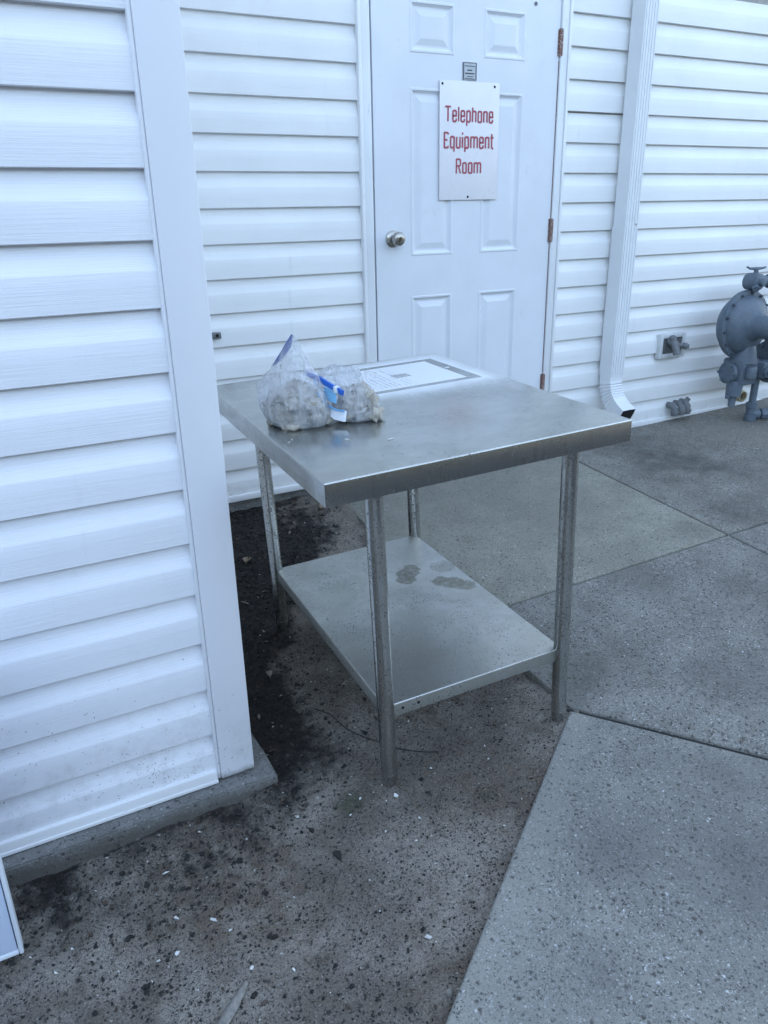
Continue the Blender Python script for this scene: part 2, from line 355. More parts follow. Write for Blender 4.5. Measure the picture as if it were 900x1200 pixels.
mc = M.mix(M.ramp(M.noise(p, 60, 5, .7), .35, .7), (.009, .008, .0075), (.030, .025, .021))
mm = M.ramp(M.math('ADD', at, M.math('MULTIPLY', M.math('SUBTRACT', M.noise(p, 38, 6, .75), .5), 1.1)), .22, .85)
c = M.mix(mm, c, mc)
m_dirt = M.set(color=c, rough=M.ramp(mm, 0, 1, .9, .72), normal=M.bump(h, .003, .8), spec=.3)
gm = build_ground(); gm.materials.append(m_dirt)
g = bpy.data.objects.new('ground', gm); COL.objects.link(g); g['kind'] = 'structure'

def slab(name, poly, zf, mat, th=.12, bev=.006):
    bm = bmesh.new(); top = [bm.verts.new((x, y, zf(x, y))) for x, y in poly]; f = bm.faces.new(top)
    r = bmesh.ops.extrude_face_region(bm, geom=[f]); 
    for v in r['geom']:
        if isinstance(v, bmesh.types.BMVert): v.co.z -= th
    bmesh.ops.recalc_face_normals(bm, faces=bm.faces)
    te = [e for e in bm.edges if all(abs(v.co.z - zf(v.co.x, v.co.y)) < 1e-5 for v in e.verts)]
    bmesh.ops.bevel(bm, geom=te, offset=bev, segments=3, affect='EDGES', profile=.5)
    me = bpy.data.meshes.new(name); bm.to_mesh(me); bm.free(); me.polygons.foreach_set('use_smooth', [True]*len(me.polygons)); me.set_sharp_from_angle(angle=math.radians(40))
    me.materials.append(mat); o = bpy.data.objects.new(name, me); COL.objects.link(o); o['kind'] = 'structure'; return recentre(o)
J = .0045
diag = lambda x: CN.y + (x - CN.x)*(DDIR.y/DDIR.x)
dn = Vector((.772, .636))*.006                     # half the width of the wide joint
m_c1 = concrete('concrete_back_right', (.30, .288, .252), 1.4, (.165, .15, .125), [((2.95, 2.6), .08, .42, (.075, .072, .066), .8), ((3.2, 2.25), .05, .4, (.09, .085, .078), .6), ((2.75, 2.05), .02, .28, (.08, .077, .07), .6), ((3.6, 2.7), .1, .35, (.25, .235, .2), .5)])
m_c2 = concrete('concrete_back_left', (.325, .318, .265), .7, (.19, .185, .15), [((1.95, 2.6), .1, .7, (.2, .195, .165), .5), ((2.45, 2.0), .02, .18, (.10, .098, .09), .6)], .5)
m_c3 = concrete('concrete_middle', (.30, .292, .262), 1.4, (.15, .142, .125), [((1.42, 1.5), .02, .25, (.10, .095, .085), .7), ((2.35, 1.5), .05, .4, (.10, .095, .088), .65), ((1.85, 1.2), .02, .25, (.11, .105, .098), .6), ((2.0, 1.75), .02, .2, (.12, .115, .105), .5)])
m_c4 = concrete('concrete_right', (.30, .29, .26), 1.4, (.15, .14, .12))
m_c5 = concrete('concrete_walk', (.315, .312, .285), 1.15, (.175, .175, .165), [((1.3, .75), .02, .3, (.10, .10, .098), .6), ((1.5, .95), .02, .2, (.11, .108, .10), .5), ((1.08, .98), .02, .22, (.13, .13, .125), .5), ((.75, .75), .02, .2, (.14, .14, .135), .4)], .7, band=(CN, DDIR, .06))
slab('concrete_slab', [(2.547 + J, 1.888 + J), (6.5, 1.888 + J), (6.5, 3.03), (2.547 + J, 3.03)], zA, m_c1)
slab('concrete_slab', [(1.304, 1.888 + J), (2.547 - J, 1.888 + J), (2.547 - J, 3.03), (1.325, 3.03)], zA, m_c2)
slab('concrete_slab', [(CN.x + dn.x, CN.y + dn.y), (2.1, diag(2.1) + .013), (2.547 - J, .35), (2.547 - J, 1.888 - J), (1.304, 1.888 - J)], zA, m_c3)
slab('concrete_slab', [(2.547 + J, .35), (4.6, .35), (4.6, 1.888 - J), (2.547 + J, 1.888 - J)], zA, m_c4)
b0 = CN - dn; b1 = b0 + DDIR*1.2
slab('concrete_walk', [tuple(b0), tuple(b0 + EDIR*2.5), tuple(b1 + EDIR*2.5), tuple(b1)], zB, m_c5, bev=.009)
lot = MB(); lot.box((-60, -60, -1.7), (60, -.30, -1.40)); recentre(obj('added_dark_lot', lot, plain('added_lot_asphalt', (.045, .045, .047), .9, 0, .4, 40, .004), kind='structure'))  # unseen dark lot, added to cut ground bounce and darken the rim's reflection
def added_tree_screen(name, cx, cy, L, ang, seed):       # added dark tree mass, unseen behind the viewer: blocks horizon light, darkens rim reflection
    mb = MB(); n, m = 90, 16; rings = []
    for i in range(n + 1):
        t = i/n; x = (t - .5)*L; r = []
        for j in range(m + 1):
            a = math.pi*j/m; hgt = 4.6 + 1.6*noise.noise(Vector((x*.25, seed, 0))) + .8*noise.noise(Vector((x*.9, seed, 3)))
            q = Vector((x, -math.cos(a)*2.2, math.sin(a)**.6*hgt)); q += Vector((noise.noise(q*.9), noise.noise(q*.9 + Vector((9,0,0))), noise.noise(q*.9 + Vector((0,9,0)))))*.9*math.sin(a)
            r.append(tuple(Matrix.Rotation(ang, 3, 'Z') @ q + Vector((cx, cy, -1.45))))
        rings.append(r)
    mb.loft(rings, cap=False, close=False); return recentre(obj(name, mb, m_tree_screen, smooth=180, kind='structure'))
M = Mat('tree_screen_foliage'); p = M.co('pos'); lv = M.vor(p, 9, 'F1', 'Color'); m_tree_screen = M.set(color=M.mix(M.sepc(lv)[0], (.016, .022, .014), (.040, .050, .032)), rough=.8, normal=M.bump(M.noise(p, 8, 5, .7), .3, 1))
added_tree_screen('added_tree_screen', 0, -11, 60, 0, 1); added_tree_screen('added_tree_screen', -16, 0, 30, math.radians(90), 5)
ft = MB(); q = [(CN + DDIR*t - Vector((0, 0))) for t in (-.012, 1.2)]
for a, b in ((q[0], q[1]),):
    n2 = Vector((.772, .636))*.0045
    zz = [zB(a.x, a.y) - .006, zB(b.x, b.y) - .006]
    pts = [(a.x - n2.x, a.y - n2.y, zz[0]), (b.x - n2.x, b.y - n2.y, zz[1]), (b.x + n2.x, b.y + n2.y, zz[1]), (a.x + n2.x, a.y + n2.y, zz[0])]
    ft.add(pts + [(x, y, z - .1) for x, y, z in pts], [(0,1,2,3),(4,7,6,5),(0,4,5,1),(1,5,6,2),(2,6,7,3),(3,7,4,0)])
recentre(obj('joint_filler', ft, plain('black_joint_fibre', (.02, .02, .02), .9), kind='structure'))
# foundation under the wing: its top shows as a ledge
fb = MB(); 
def frust(mb, x0, x1, y0, y1, zt, zb, sp): 
    mb.add([(x0,y0,zt),(x1,y0,zt),(x1,y1,zt),(x0,y1,zt),(x0,y0-sp,zb),(x1+sp,y0-sp,zb),(x1+sp,y1,zb),(x0,y1,zb)], [(0,1,2,3),(4,7,6,5),(0,4,5,1),(1,5,6,2),(2,6,7,3),(3,7,4,0)])
bm = bmesh.new(); t_ = MB(); frust(t_, -4.0, .494, 1.548, 3.02, -1.322, -1.46, .004)
for v in t_.v: bm.verts.new(v)
bm.verts.ensure_lookup_table()
for f in t_.f: bm.faces.new([bm.verts[i] for i in f])
bmesh.ops.recalc_face_normals(bm, faces=bm.faces); bmesh.ops.bevel(bm, geom=[e for e in bm.edges if max(v.co.z for v in e.verts) > -1.33], offset=.004, segments=2, affect='EDGES')
bmesh.ops.subdivide_edges(bm, edges=[e for e in bm.edges if e.calc_length() > .3], cuts=60, use_grid_fill=True)
for v in bm.verts: v.co += Vector((noise.noise(v.co*9), noise.noise(v.co*9 + Vector((5,0,0))), noise.noise(v.co*9 + Vector((0,7,0)))))*.003
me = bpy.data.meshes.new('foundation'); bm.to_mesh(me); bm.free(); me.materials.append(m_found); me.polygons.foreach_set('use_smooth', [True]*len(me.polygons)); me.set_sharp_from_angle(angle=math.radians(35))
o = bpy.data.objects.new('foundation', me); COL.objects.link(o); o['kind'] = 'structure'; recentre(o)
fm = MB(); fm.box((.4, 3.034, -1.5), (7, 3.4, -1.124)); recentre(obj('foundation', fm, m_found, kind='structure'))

# ------------------------------------------------------------------ siding
DC = .127
PROF = [(.0005, .0161), (0, .0015), (.0015, 0), (.040, -.0006), (.070, 0), (.0725, .0006), (.077, .0024), (.094, .0100), (.108, .0146), (.1285, .0156)]  # (height, recess): dutch lap
def plank_mesh(length, axis='x'):
    mb = MB(); n = max(2, int(length/.15)); rings = []
    for i in range(n + 1):
        t = length*i/n
        ring = []
        for z, r in PROF:
            wob = .0006*noise.noise(Vector((t*3, z*20, length)))
            ring.append((t, r + wob, z) if axis == 'x' else (-r + wob, t, z))
        rings.append(ring)
    mb.loft(rings, cap=False, close=False); return mb
def bmat(mesh, m): mesh.materials.append(m); return mesh
def planks(parent, x0, x1, y, zs, mat, axis='x'):
    L = (x1 - x0); me = plank_mesh(L, axis).mesh('siding_plank', 25); me.materials.append(mat)
    for z in zs:
        k = random.uniform(-.0006, .0006)
        obj('siding_plank', None, None, parent, mesh=me, loc=((x0, y + k, z) if axis == 'x' else (y + k, x0, z)))
ZN, ZBk, YN, YB = .34062, .15497, 1.602, 3.022
TOP = 4.0  # unseen upper height, raised so the walls keep the lot in shade
wing = thing('siding_wall', 'white vinyl sided wall end with wide corner post at the left, on a concrete ledge', 'wall', (.4, 1.62, -1.32))
zs_n = [ZN + DC*i for i in range(-12, 29)]
planks(wing, -4.0, .364, YN, [ZN - 13*DC + .0] + zs_n, m_vinyl_near)
planks(wing, 1.676, 3.015, .440, [ZN - 13*DC] + zs_n, m_vinyl_near, 'y')
mb = MB(); mb.box((.362, 1.590, -1.314), (.4485, 1.680, TOP), .004); obj('corner_post', mb, m_post, wing, 30)
mb = MB(); mb.box((.354, 1.5935, -1.312), (.3615, 1.612, TOP), .002); obj('post_channel', mb, m_post, wing, 30)
mb = MB(); mb.box((-4, 1.590, -1.318), (.3535, 1.612, -1.286), .003); mb.box((-4, 1.586, -1.3185), (.3530, 1.5905, -1.310), .001); obj('bottom_trim', mb, m_trim, wing, 30)
mb = MB(); mb.box((.430, 1.681, -1.318), (.450, 3.015, -1.286), .003); obj('bottom_trim', mb, m_trim, wing, 30)
mb = MB(); mb.box((-4, 1.618, -1.33), (.424, 3.03, TOP)); obj('wall_core', mb, m_core, wing)
mb = MB(); mb.box((-4.02, 1.56, TOP + .001), (.50, 3.03, TOP + .09)); obj('wall_cap', mb, m_trim, wing)

bw = thing('building', 'white vinyl sided building wall with a six panel door and frame', 'building', (2.0, 3.05, -1.12))
zs_b = [ZBk + DC*i for i in range(-9, 6)]
planks(bw, .442, 1.516, YB, zs_b, m_vinyl)
planks(bw, 2.545, 9.0, YB, [ZBk - DC*10 + .002] + zs_b, m_vinyl)
planks(bw, .442, 1.516, YB, [ZBk - DC*10 + .002], m_vinyl)
planks(bw, .442, 9.0, YB, [ZBk + DC*i for i in range(7, 31)], m_vinyl)
mb = MB(); mb.box((.44, 3.010, -1.124), (1.5125, 3.03, -1.098), .002); mb.box((2.5465, 3.010, -1.124), (9, 3.03, -1.098), .002); obj('bottom_trim', mb, m_trim, bw, 30)
mb = MB()
mb.box((1.513, 3.006, -1.12), (1.528, 3.034, 1.03), .003); obj('door_channel', mb, m_trim, bw, 30)
mb = MB(); mb.box((2.532, 3.006, -1.12), (2.546, 3.034, 1.03), .003); obj('door_channel', mb, m_trim, bw, 30)
fr = MB(); fr.box((1.529, 3.021, -1.13), (1.5725, 3.10, .93), .003); fr.box((2.4945, 3.012, -1.13), (2.531, 3.10, .93), .003); fr.box((1.529, 3.0125, .9305), (2.531, 3.10, 1.03), .003)
obj('door_frame', fr, m_frame, bw, 30)
sl = MB(); sl.box((1.50, 2.985, -1.150), (2.56, 3.12, -1.128), .003); obj('threshold', sl, plain('aluminium', (.4, .4, .4), .4, .9), bw, 30)
mb = MB(); mb.box((.43, 3.038, -1.14), (1.528, 9, TOP)); mb.box((2.532, 3.038, -1.14), (9, 9, TOP)); mb.box((1.5285, 3.12, -1.14), (2.5315, 9, TOP)); mb.box((1.5285, 3.05, 1.031), (2.5315, 3.119, TOP)); obj('wall_core', mb, m_core, bw)
mb = MB(); mb.box((.51, 2.95, TOP + .001), (9.1, 9.1, TOP + .09)); obj('wall_cap', mb, m_trim, bw)
mb = MB(); mb.box((1.573, 3.098, -1.13), (2.494, 3.11, .93)); obj('door_gap', mb, m_dark, bw)
# door with true recessed panels
DX0, DX1, DZ0, DZ1, DY = 1.5795, 2.4905, -1.122, .912, 3.022
xs = [DX0, 1.747, 1.955, 2.099, 2.309, DX1]; zs = [DZ0, -.90, -.340, -.174, .465, .587, .765, DZ1]
mb = MB()
for i in range(5):
    for j in range(7):
        if i in (1, 3) and j in (1, 3, 5): continue
        mb.add([(xs[i], DY, zs[j]), (xs[i+1], DY, zs[j]), (xs[i+1], DY, zs[j+1]), (xs[i], DY, zs[j+1])], [(0, 1, 2, 3)])
mb.add([(DX0,DY,DZ0),(DX1,DY,DZ0),(DX1,DY,DZ1),(DX0,DY,DZ1),(DX0,DY+.044,DZ0),(DX1,DY+.044,DZ0),(DX1,DY+.044,DZ1),(DX0,DY+.044,DZ1)],
       [(0,4,5,1),(1,5,6,2),(2,6,7,3),(3,7,4,0),(4,7,6,5)])
door = obj('door', mb, m_door, bw)
def panel(x0, x1, z0, z1):
    mb = MB(); rings = []
    for ins, d in ((0, 0), (.003, -.0022), (.009, -.0022), (.014, .003), (.020, .0072), (.027, .0074), (.050, .0012), (.054, .001)):
        a = ins; rings.append([(x0+a, DY+d, z0+a), (x1-a, DY+d, z0+a), (x1-a, DY+d, z1-a), (x0+a, DY+d, z1-a)])
    mb.loft(rings, cap=False); mb.add(rings[-1], [(0,1,2,3)]); return mb
for i in (1, 3):
    for j in (1, 3, 5): obj('raised_panel', panel(xs[i], xs[i+1], zs[j], zs[j+1]), m_door, door)
mb = MB(); K = (1.658, DY, -.102)
mb.lathe(K, (0,-1,0), [(0,.033),(.004,.034),(.008,.030),(.012,.016),(.030,.014),(.036,.022),(.044,.0275),(.056,.0285),(.064,.024),(.067,.018),(.068,.0)], 32); obj('door_knob', mb, m_knob, door, 40)
mb = MB(); mb.lathe((K[0], DY-.068, K[2]), (0,-1,0), [(0,.0085),(.002,.008),(.0022,.0)], 16); mb.box((K[0]-.001, DY-.0725, K[2]-.005), (K[0]+.001, DY-.0702, K[2]+.005)); obj('key_cylinder', mb, plain('dull_brass', (.16,.14,.10), .4, .8), door, 40)
for z in (.668, -.091, -.811):
    mb = MB(); mb.tube([(2.4925, DY-.006, z-.052), (2.4925, DY-.006, z+.052)], .0065, 12); mb.box((2.4815, DY-.003, z-.05), (2.4905, DY+.0, z+.05)); mb.box((2.4955, DY-.012, z-.05), (2.5015, DY-.0095, z+.05))
    for k in range(-2, 3): mb.tube([(2.4925, DY-.006, z+k*.0205-.0012), (2.4925, DY-.006, z+k*.0205+.0012)], .0074, 12)
    obj('hinge', mb, m_rust, door, 40, label='rust brown door hinge')
mb = MB(); mb.lathe((2.355, DY-.0005, .80), (0,-1,0), [(0,.008),(.003,.007),(.0032,0)], 12); obj('peephole', mb, m_grey_pl, door, 40)
mb = MB(); mb.box((2.4912, DY-.0022, -.75), (2.4938, DY-.0004, .60)); obj('rusty_edge', mb, m_rust, door)

# ------------------------------------------------------------------ lettering by strokes (condensed gothic)
G = {'T': (.46, [[(0,1),(.46,1)],[(.23,1),(.23,0)],[(.0,1),(.0,.93)],[(.46,1),(.46,.93)]]),
 'e': (.32, [[(0,.38),(.32,.38),(.32,.66),(.26,.74),(.06,.74),(0,.66),(0,.08),(.06,0),(.26,0),(.32,.08),(.32,.2)]]),
 'l': (0, [[(0,1),(0,0)]]), 'p': (.32, [[(0,.76),(0,-.27)],[(0,.64),(.08,.74),(.26,.74),(.32,.66),(.32,.08),(.26,0),(.08,0),(0,.1)]]),
 'h': (.32, [[(0,1),(0,0)],[(0,.62),(.08,.74),(.26,.74),(.32,.66),(.32,0)]]),
 'o': (.32, [[(0,.37),(0,.66),(.06,.74),(.26,.74),(.32,.66),(.32,.08),(.26,0),(.06,0),(0,.08),(0,.38)]]),
 'n': (.32, [[(0,.77),(0,0)],[(0,.62),(.08,.74),(.26,.74),(.32,.66),(.32,0)]]),
 'E': (.34, [[(0,1.04),(0,-.04)],[(0,1),(.34,1)],[(0,.52),(.28,.52)],[(0,0),(.34,0)],[(.34,1),(.34,.88)],[(.34,0),(.34,.12)]]),
 'q': (.32, [[(.32,.76),(.32,-.27)],[(.32,.64),(.24,.74),(.06,.74),(0,.66),(0,.08),(.06,0),(.24,0),(.32,.1)]]),
 'u': (.32, [[(.32,.74),(.32,0)],[(0,.74),(0,.08),(.06,0),(.24,0),(.32,.12)]]),
 'i': (0, [[(0,.74),(0,0)],[(0,1.04),(0,.90)]]),
 'm': (.62, [[(0,.77),(0,0)],[(0,.62),(.08,.74),(.25,.74),(.31,.66),(.31,0)],[(.31,.62),(.39,.74),(.56,.74),(.62,.66),(.62,0)]]),
 't': (.22, [[(.05,1.0),(.05,.08),(.11,0),(.22,0)],[(-.08,.74),(.22,.74)]]),
 'R': (.38, [[(0,1.04),(0,-.04)],[(0,1),(.31,1),(.38,.92),(.38,.60),(.31,.52),(0,.52)],[(.2,.52),(.38,-.02)]])}
def stroke(mb, pts, w, y):
    P = [Vector((a[0], a[1])) for a in pts]; L, Rr = [], []
    for i, q in enumerate(P):
        d0 = (q - P[i-1]).normalized() if i else None; d1 = (P[i+1] - q).normalized() if i < len(P)-1 else None
        n0 = Vector((-d0.y, d0.x)) if d0 else None; n1 = Vector((-d1.y, d1.x)) if d1 else None
        n = n0 if n1 is None else n1 if n0 is None else (n0 + n1).normalized()
        k = 1 if (n0 is None or n1 is None) else min(1.6, 1/max(.4, n.dot(n1)))
        L.append(q + n*w*k/2); Rr.append(q - n*w*k/2)
    rings = [[(a.x, y, a.y), (b.x, y, b.y), (b.x, y + .0006, b.y), (a.x, y + .0006, a.y)] for a, b in zip(L, Rr)]
    mb.loft(rings)
def word(mb, text, x0, x1, z0, z1, y, sw=.128):
    ad = .235; tot = sum(G[c][0] for c in text) + ad*(len(text) - 1); H = z1 - z0; sx = (x1 - x0 - sw*H)/tot; x = x0 + sw*H/2; k = 0
    for c in text:
        for pl in G[c][1]:
            stroke(mb, [(x + a*sx, z0 + b*H) for a, b in pl], sw*H, y - .00012*(k % 5)); k += 1
        x += (G[c][0] + ad)*sx
sg = thing('door_sign', 'white metal sign with red words Telephone Equipment Room on the door', 'sign', (2.03, 3.018, .046))
mb = MB(); mb.box((1.8815, 3.0135, .046), (2.1785, 3.0162, .497), .001); obj('sign_plate', mb, painted('sign_white', (.80, .78, .80), .3), sg, 30)
mr = plain('red_lettering', (.40, .075, .105), .5, 0, .25, 90)
for tx, a, b, z0, z1 in (('Telephone', 1.906, 2.148, .348, .402), ('Equipment', 1.901, 2.156, .249, .305), ('Room', 1.962, 2.092, .152, .205)):
    mb = MB(); word(mb, tx, a, b, z0, z1, 3.0122); obj('lettering', mb, mr, sg)
for x, z in ((1.894, .484), (2.152, .483), (2.026, .058)):
    mb = MB(); mb.lathe((x, 3.0134, z), (0,-1,0), [(0,.0052),(.0018,.0042),(.0024,0)], 12); obj('screw', mb, m_dark, sg, 40)
st = thing('notice_plate', 'small grey plate with tiny black text above the white sign', 'notice', (2.03, 3.02, .506))
mb = MB(); mb.box((1.9945, 3.0178, .503), (2.0625, 3.0212, .567), .0005); obj('plate', mb, plain('plate_grey', (.5, .53, .56), .3), st)
mb = MB()
mb.box((1.9952, 3.0168, .504), (2.0000, 3.0176, .566)); mb.box((2.0568, 3.0168, .504), (2.0615, 3.0176, .566)); mb.box((2.001, 3.0168, .564), (2.0565, 3.0176, .5665))
rr = random.Random(3)
for z, h, a, b in ((.552, .0028, 2.004, 2.052), (.536, .0048, 2.016, 2.040), (.524, .005, 2.006, 2.050), (.514, .003, 2.014, 2.046), (.5055, .0035, 2.004, 2.052)):
    x = a
    while x < b:
        l = rr.uniform(.0022, .005); mb.box((x, 3.0169, z), (min(x + l, b), 3.0176, z + h)); x += l + .0011
obj('printed_text', mb, plain('black_print', (.06, .07, .09), .5), st)

# ------------------------------------------------------------------ downspout
ds = thing('downspout', 'white rectangular downspout with crimped elbow on the wall right of the door', 'downspout', (2.93, 2.96, -1.0))
def dprof(hx, hy, rib=True):
    P = [(-hx, hy), (-hx, -hy)]
    if rib:
        for k in range(5):
            x = -hx + 2*hx*(k + .5)/5; wv = hx*.09; P += [(x - wv, -hy), (x - wv*.5, -hy + .004), (x + wv*.5, -hy + .004), (x + wv, -hy)]
    P += [(hx, -hy), (hx, hy)]; return P
def vtube(x0, z0, x1, z1, hx, hy, yc, rib=True):
    mb = MB(); pr = dprof(hx, hy, rib); mb.loft([[(x + a, yc + b, z) for a, b in pr] for x, z in ((x0, z0), ((x0+x1)/2, (z0+z1)/2), (x1, z1))]); return mb
obj('upper_pipe', vtube(2.934, 2.4, 2.908, -.105, .040, .040, 2.966), m_ds, ds, 25)
obj('lower_pipe', vtube(2.907, -.085, 2.899, -.80, .0425, .0425, 2.966), m_ds, ds, 25)
path, prof, sc = [], dprof(.0385, .0385, False), []
pr = [(-.0385, .0385), (-.041, 0), (-.0385, -.0385), (0, -.041), (.0385, -.0385), (.041, 0), (.0385, .0385), (0, .041)]
for k in range(31):
    t = k/30; a = math.radians(62)*ss(t*1.05); 
    if k == 0: pt = Vector((2.897, 2.966, -.79))
    else: pt = pt + Vector((-.0, -math.sin(a), -math.cos(a)))*.0086
    path.append(pt.copy()); sc.append(1 + (.05*math.cos(k*math.pi) if 5 < k < 19 else 0))
mb = MB(); rings = []
for k, p_ in enumerate(path):
    tdir = (path[min(k+1, 30)] - path[max(k-1, 0)]).normalized(); bx = Vector((1, 0, 0)); by = bx.cross(tdir).normalized()
    rings.append([p_ + bx*x*sc[k]*(1 + .12*k/30) - by*y*sc[k] for x, y in pr])
mb.loft(rings, cap=False); obj('elbow', mb, m_ds, ds, 35)
mb = MB(); tdir = (path[30] - path[28]).normalized(); mb.loft([[c_ + (v - c_)*.97 - tdir*.002 for v in r] for c_, r in ((path[30], rings[30]), (path[24], rings[24]))]); obj('opening', mb, m_dark, ds)
mb = MB(); mb.lathe((2.935, 2.925, -.075), (0,-1,0), [(0,.005),(.002,.004),(.0022,0)], 10); obj('screw', mb, m_knob, ds)

# ------------------------------------------------------------------ wall fittings
hb = thing('faucet_box', 'recessed beige box with two grey hose connections on the siding', 'faucet', (3.36, 3.02, -.765))
mb = MB()
x0, x1, z0, z1 = 3.262, 3.452, -.762, -.634
for a, b in (((x0, 2.996, z0), (x0 + .022, 3.028, z1)), ((x1 - .022, 2.996, z0), (x1, 3.028, z1)), ((x0 + .0222, 2.9965, z1 - .022), (x1 - .0222, 3.028, z1)), ((x0 + .0222, 2.9965, z0), (x1 - .0222, 3.028, z0 + .022))): mb.box(a, b, .003)
obj('box_frame', mb, m_bib, hb, 30)
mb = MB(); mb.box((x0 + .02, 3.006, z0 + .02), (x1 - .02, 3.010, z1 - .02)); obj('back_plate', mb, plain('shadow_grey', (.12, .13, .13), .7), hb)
mb = MB(); mb.tube([(3.335, 3.006, -.672), (3.335, 2.965, -.684), (3.333, 2.945, -.72)], [.024, .022, .017], 14); mb.lathe((3.333, 2.946, -.718), (0,-.35,-1), [(0,.021),(.02,.021),(.021,.016),(.022,0)], 16); mb.lathe((3.335, 2.985, -.660), (0,-1,.4), [(0,.02),(.012,.02),(.02,.012)], 14); obj('hose_valve', mb, m_grey_pl, hb, 40)
mb = MB(); mb.tube([(3.36, 2.985, -.692), (3.41, 2.962, -.700)], .011, 12); mb.lathe((3.40, 2.965, -.698), (.7,-.5,-.1), [(0,.017),(.018,.018),(.020,.013),(.03,.011),(.031,0)], 14); obj('hose_spout', mb, m_grey_pl, hb, 40)
pc = thing('conduit_elbows', 'three small grey ribbed pipe elbows low on the wall', 'pipes', (3.46, 3.0, -1.1))
for k, x in enumerate((3.395, 3.445, 3.490)):
    mb = MB(); mb.tube([(x, 3.02, -1.030 + .004*k), (x, 2.985, -1.030 + .004*k), (x + .004, 2.972, -1.042), (x + .006, 2.97, -1.085)], [.016, .019, .021, .020], 14); mb.lathe((x + .006, 2.970, -1.06), (0,0,-1), [(0,.024),(.012,.024),(.013,.02)], 14)
    if k == 2: mb.lathe((x + .012, 2.985, -1.015), (.5,-.3,1), [(0,.014),(.018,.013),(.02,0)], 12)
    obj('pipe_elbow', mb, m_grey_pl, pc, 40)
sv = thing('pipe_stub', 'short cream pipe stub coming out of the siding behind the gas regulator', 'pipe', (3.96, 2.98, -1.08))
mb = MB(); mb.lathe((3.94, 3.035, -1.040), (0,-1,0), [(0,.034),(.075,.034),(.077,.032),(.078,.027),(.05,.026)], 24); obj('pipe_collar', mb, m_cream, sv, 40)
mb = MB(); mb.lathe((3.94, 2.985, -1.040), (0,-1,0), [(0,.026),(.002,.0255),(.003,0)], 20); obj('pipe_core', mb, plain('pipe_brown', (.10, .08, .055), .7), sv, 40)
cc_ = thing('cable_clip', 'tiny grey metal bracket on the siding beside the corner post', 'bracket', (.862, 3.0, -.447))
mb = MB(); mb.box((.842, 3.004, -.444), (.882, 3.024, -.420), .002); obj('bracket_plate', mb, m_grey_pl, cc_, 30)
mb = MB(); mb.lathe((.866, 3.004, -.431), (0,-1,0), [(0,.007),(.003,.006),(.0032,0)], 12); obj('screw', mb, m_dark, cc_, 40)

# ------------------------------------------------------------------ gas regulator
gr = thing('gas_regulator', 'large blue grey gas pressure regulator with round diaphragm and pipes by the wall', 'gas regulator', (3.7, 2.8, -1.13))
C0 = Vector((3.620, 2.80, -.590)); FY = (0, -1, 0)
mb = MB(); mb.lathe(C0 + Vector((0, .085, 0)), FY, [(0,.0),(.001,.10),(.02,.135),(.055,.155),(.066,.158),(.067,.176),(.081,.176)], 48); obj('rear_housing', mb, m_gas, gr, 35)
mb = MB(); mb.lathe(C0 + Vector((0, .003, 0)), FY, [(0,.176),(.012,.176),(.014,.172),(.015,.152),(.026,.148),(.050,.132),(.066,.105),(.074,.080),(.090,.068),(.100,.064)], 48); obj('diaphragm_housing', mb, m_gas, gr, 35)
gr.location.x += .03
for k in range(14):
    a = 2*math.pi*k/14 + .15; c_ = C0 + Vector((math.cos(a)*.164, -.0095, math.sin(a)*.164))
    mb = MB(); mb.lathe(c_, FY, [(0,.0085),(.010,.0085),(.0105,.0)], 6); mb.lathe(c_ + Vector((0, -.0105, 0)), FY, [(0,.005),(.006,.0045),(.0062,0)], 8); obj('bolt', mb, plain('bolt_grey', (.07,.09,.115), .5) if k == 0 else bpy.data.materials['bolt_grey'], gr, 40)
mb = MB(); mb.lathe(C0 + Vector((0, -.088, 0)), FY, [(0,.066),(.02,.0585),(.30,.0575),(.302,.063),(.335,.063),(.34,.055),(.342,0)], 32); obj('spring_tube', mb, m_gas, gr, 35)
mb = MB(); mb.box((3.565, 2.73, -.905), (3.70, 2.86, -.765), .016); mb.lathe((3.632, 2.78, -.765), (0,0,1), [(-.02,.07),(.05,.055),(.07,.05)], 20)
mb.box((3.59, 2.70, -.865), (3.655, 2.735, -.80), .01); obj('valve_body', mb, m_gas, gr, 35)
mb = MB(); mb.lathe((3.535, 2.80, -.835), (1,0,0), [(0,.052),(.018,.056),(.02,.045),(.04,.045)], 24)
for k in range(6):
    a = k*math.pi/3; mb.lathe((3.533, 2.80 + .045*math.cos(a), -.835 + .045*math.sin(a)), (-1,0,0), [(0,.008),(.010,.008),(.011,0)], 6)
obj('side_cover', mb, m_gas, gr, 35)
mb = MB(); mb.tube([(3.590, 2.78, -.885), (3.578, 2.775, -.965)], [.045, .038], 16); mb.tube([(3.578, 2.775, -.965), (3.570, 2.77, -1.02)], [.022, .017], 14); mb.box((3.528, 2.765, -.972), (3.56, 2.785, -.956), .003); obj('vent_nozzle', mb, m_gas, gr, 35)
mb = MB(); mb.box((3.70, 2.70, -.875), (3.80, 2.84, -.785), .014); mb.lathe((3.725, 2.70, -.835), (0,-1,0), [(0,.030),(.012,.030),(.013,.017),(.025,.016),(.026,0)], 8); obj('outlet_block', mb, m_gas, gr, 35)
mb = MB(); mb.lathe((3.80, 2.77, -.80), (1,-.1,0), [(0,.05),(.02,.05),(.021,.115),(.045,.118),(.047,.118),(.07,.115),(.071,.07),(.16,.07),(.5,.07)], 32)
for k in range(8):
    a = k*math.pi/4 + .2; mb.lathe((3.812, 2.77 + .095*math.cos(a), -.80 + .095*math.sin(a)), (-1,.1,0), [(-.01,.011),(.006,.011),(.007,0)], 6)
obj('pipe_flange', mb, m_gas, gr, 35)
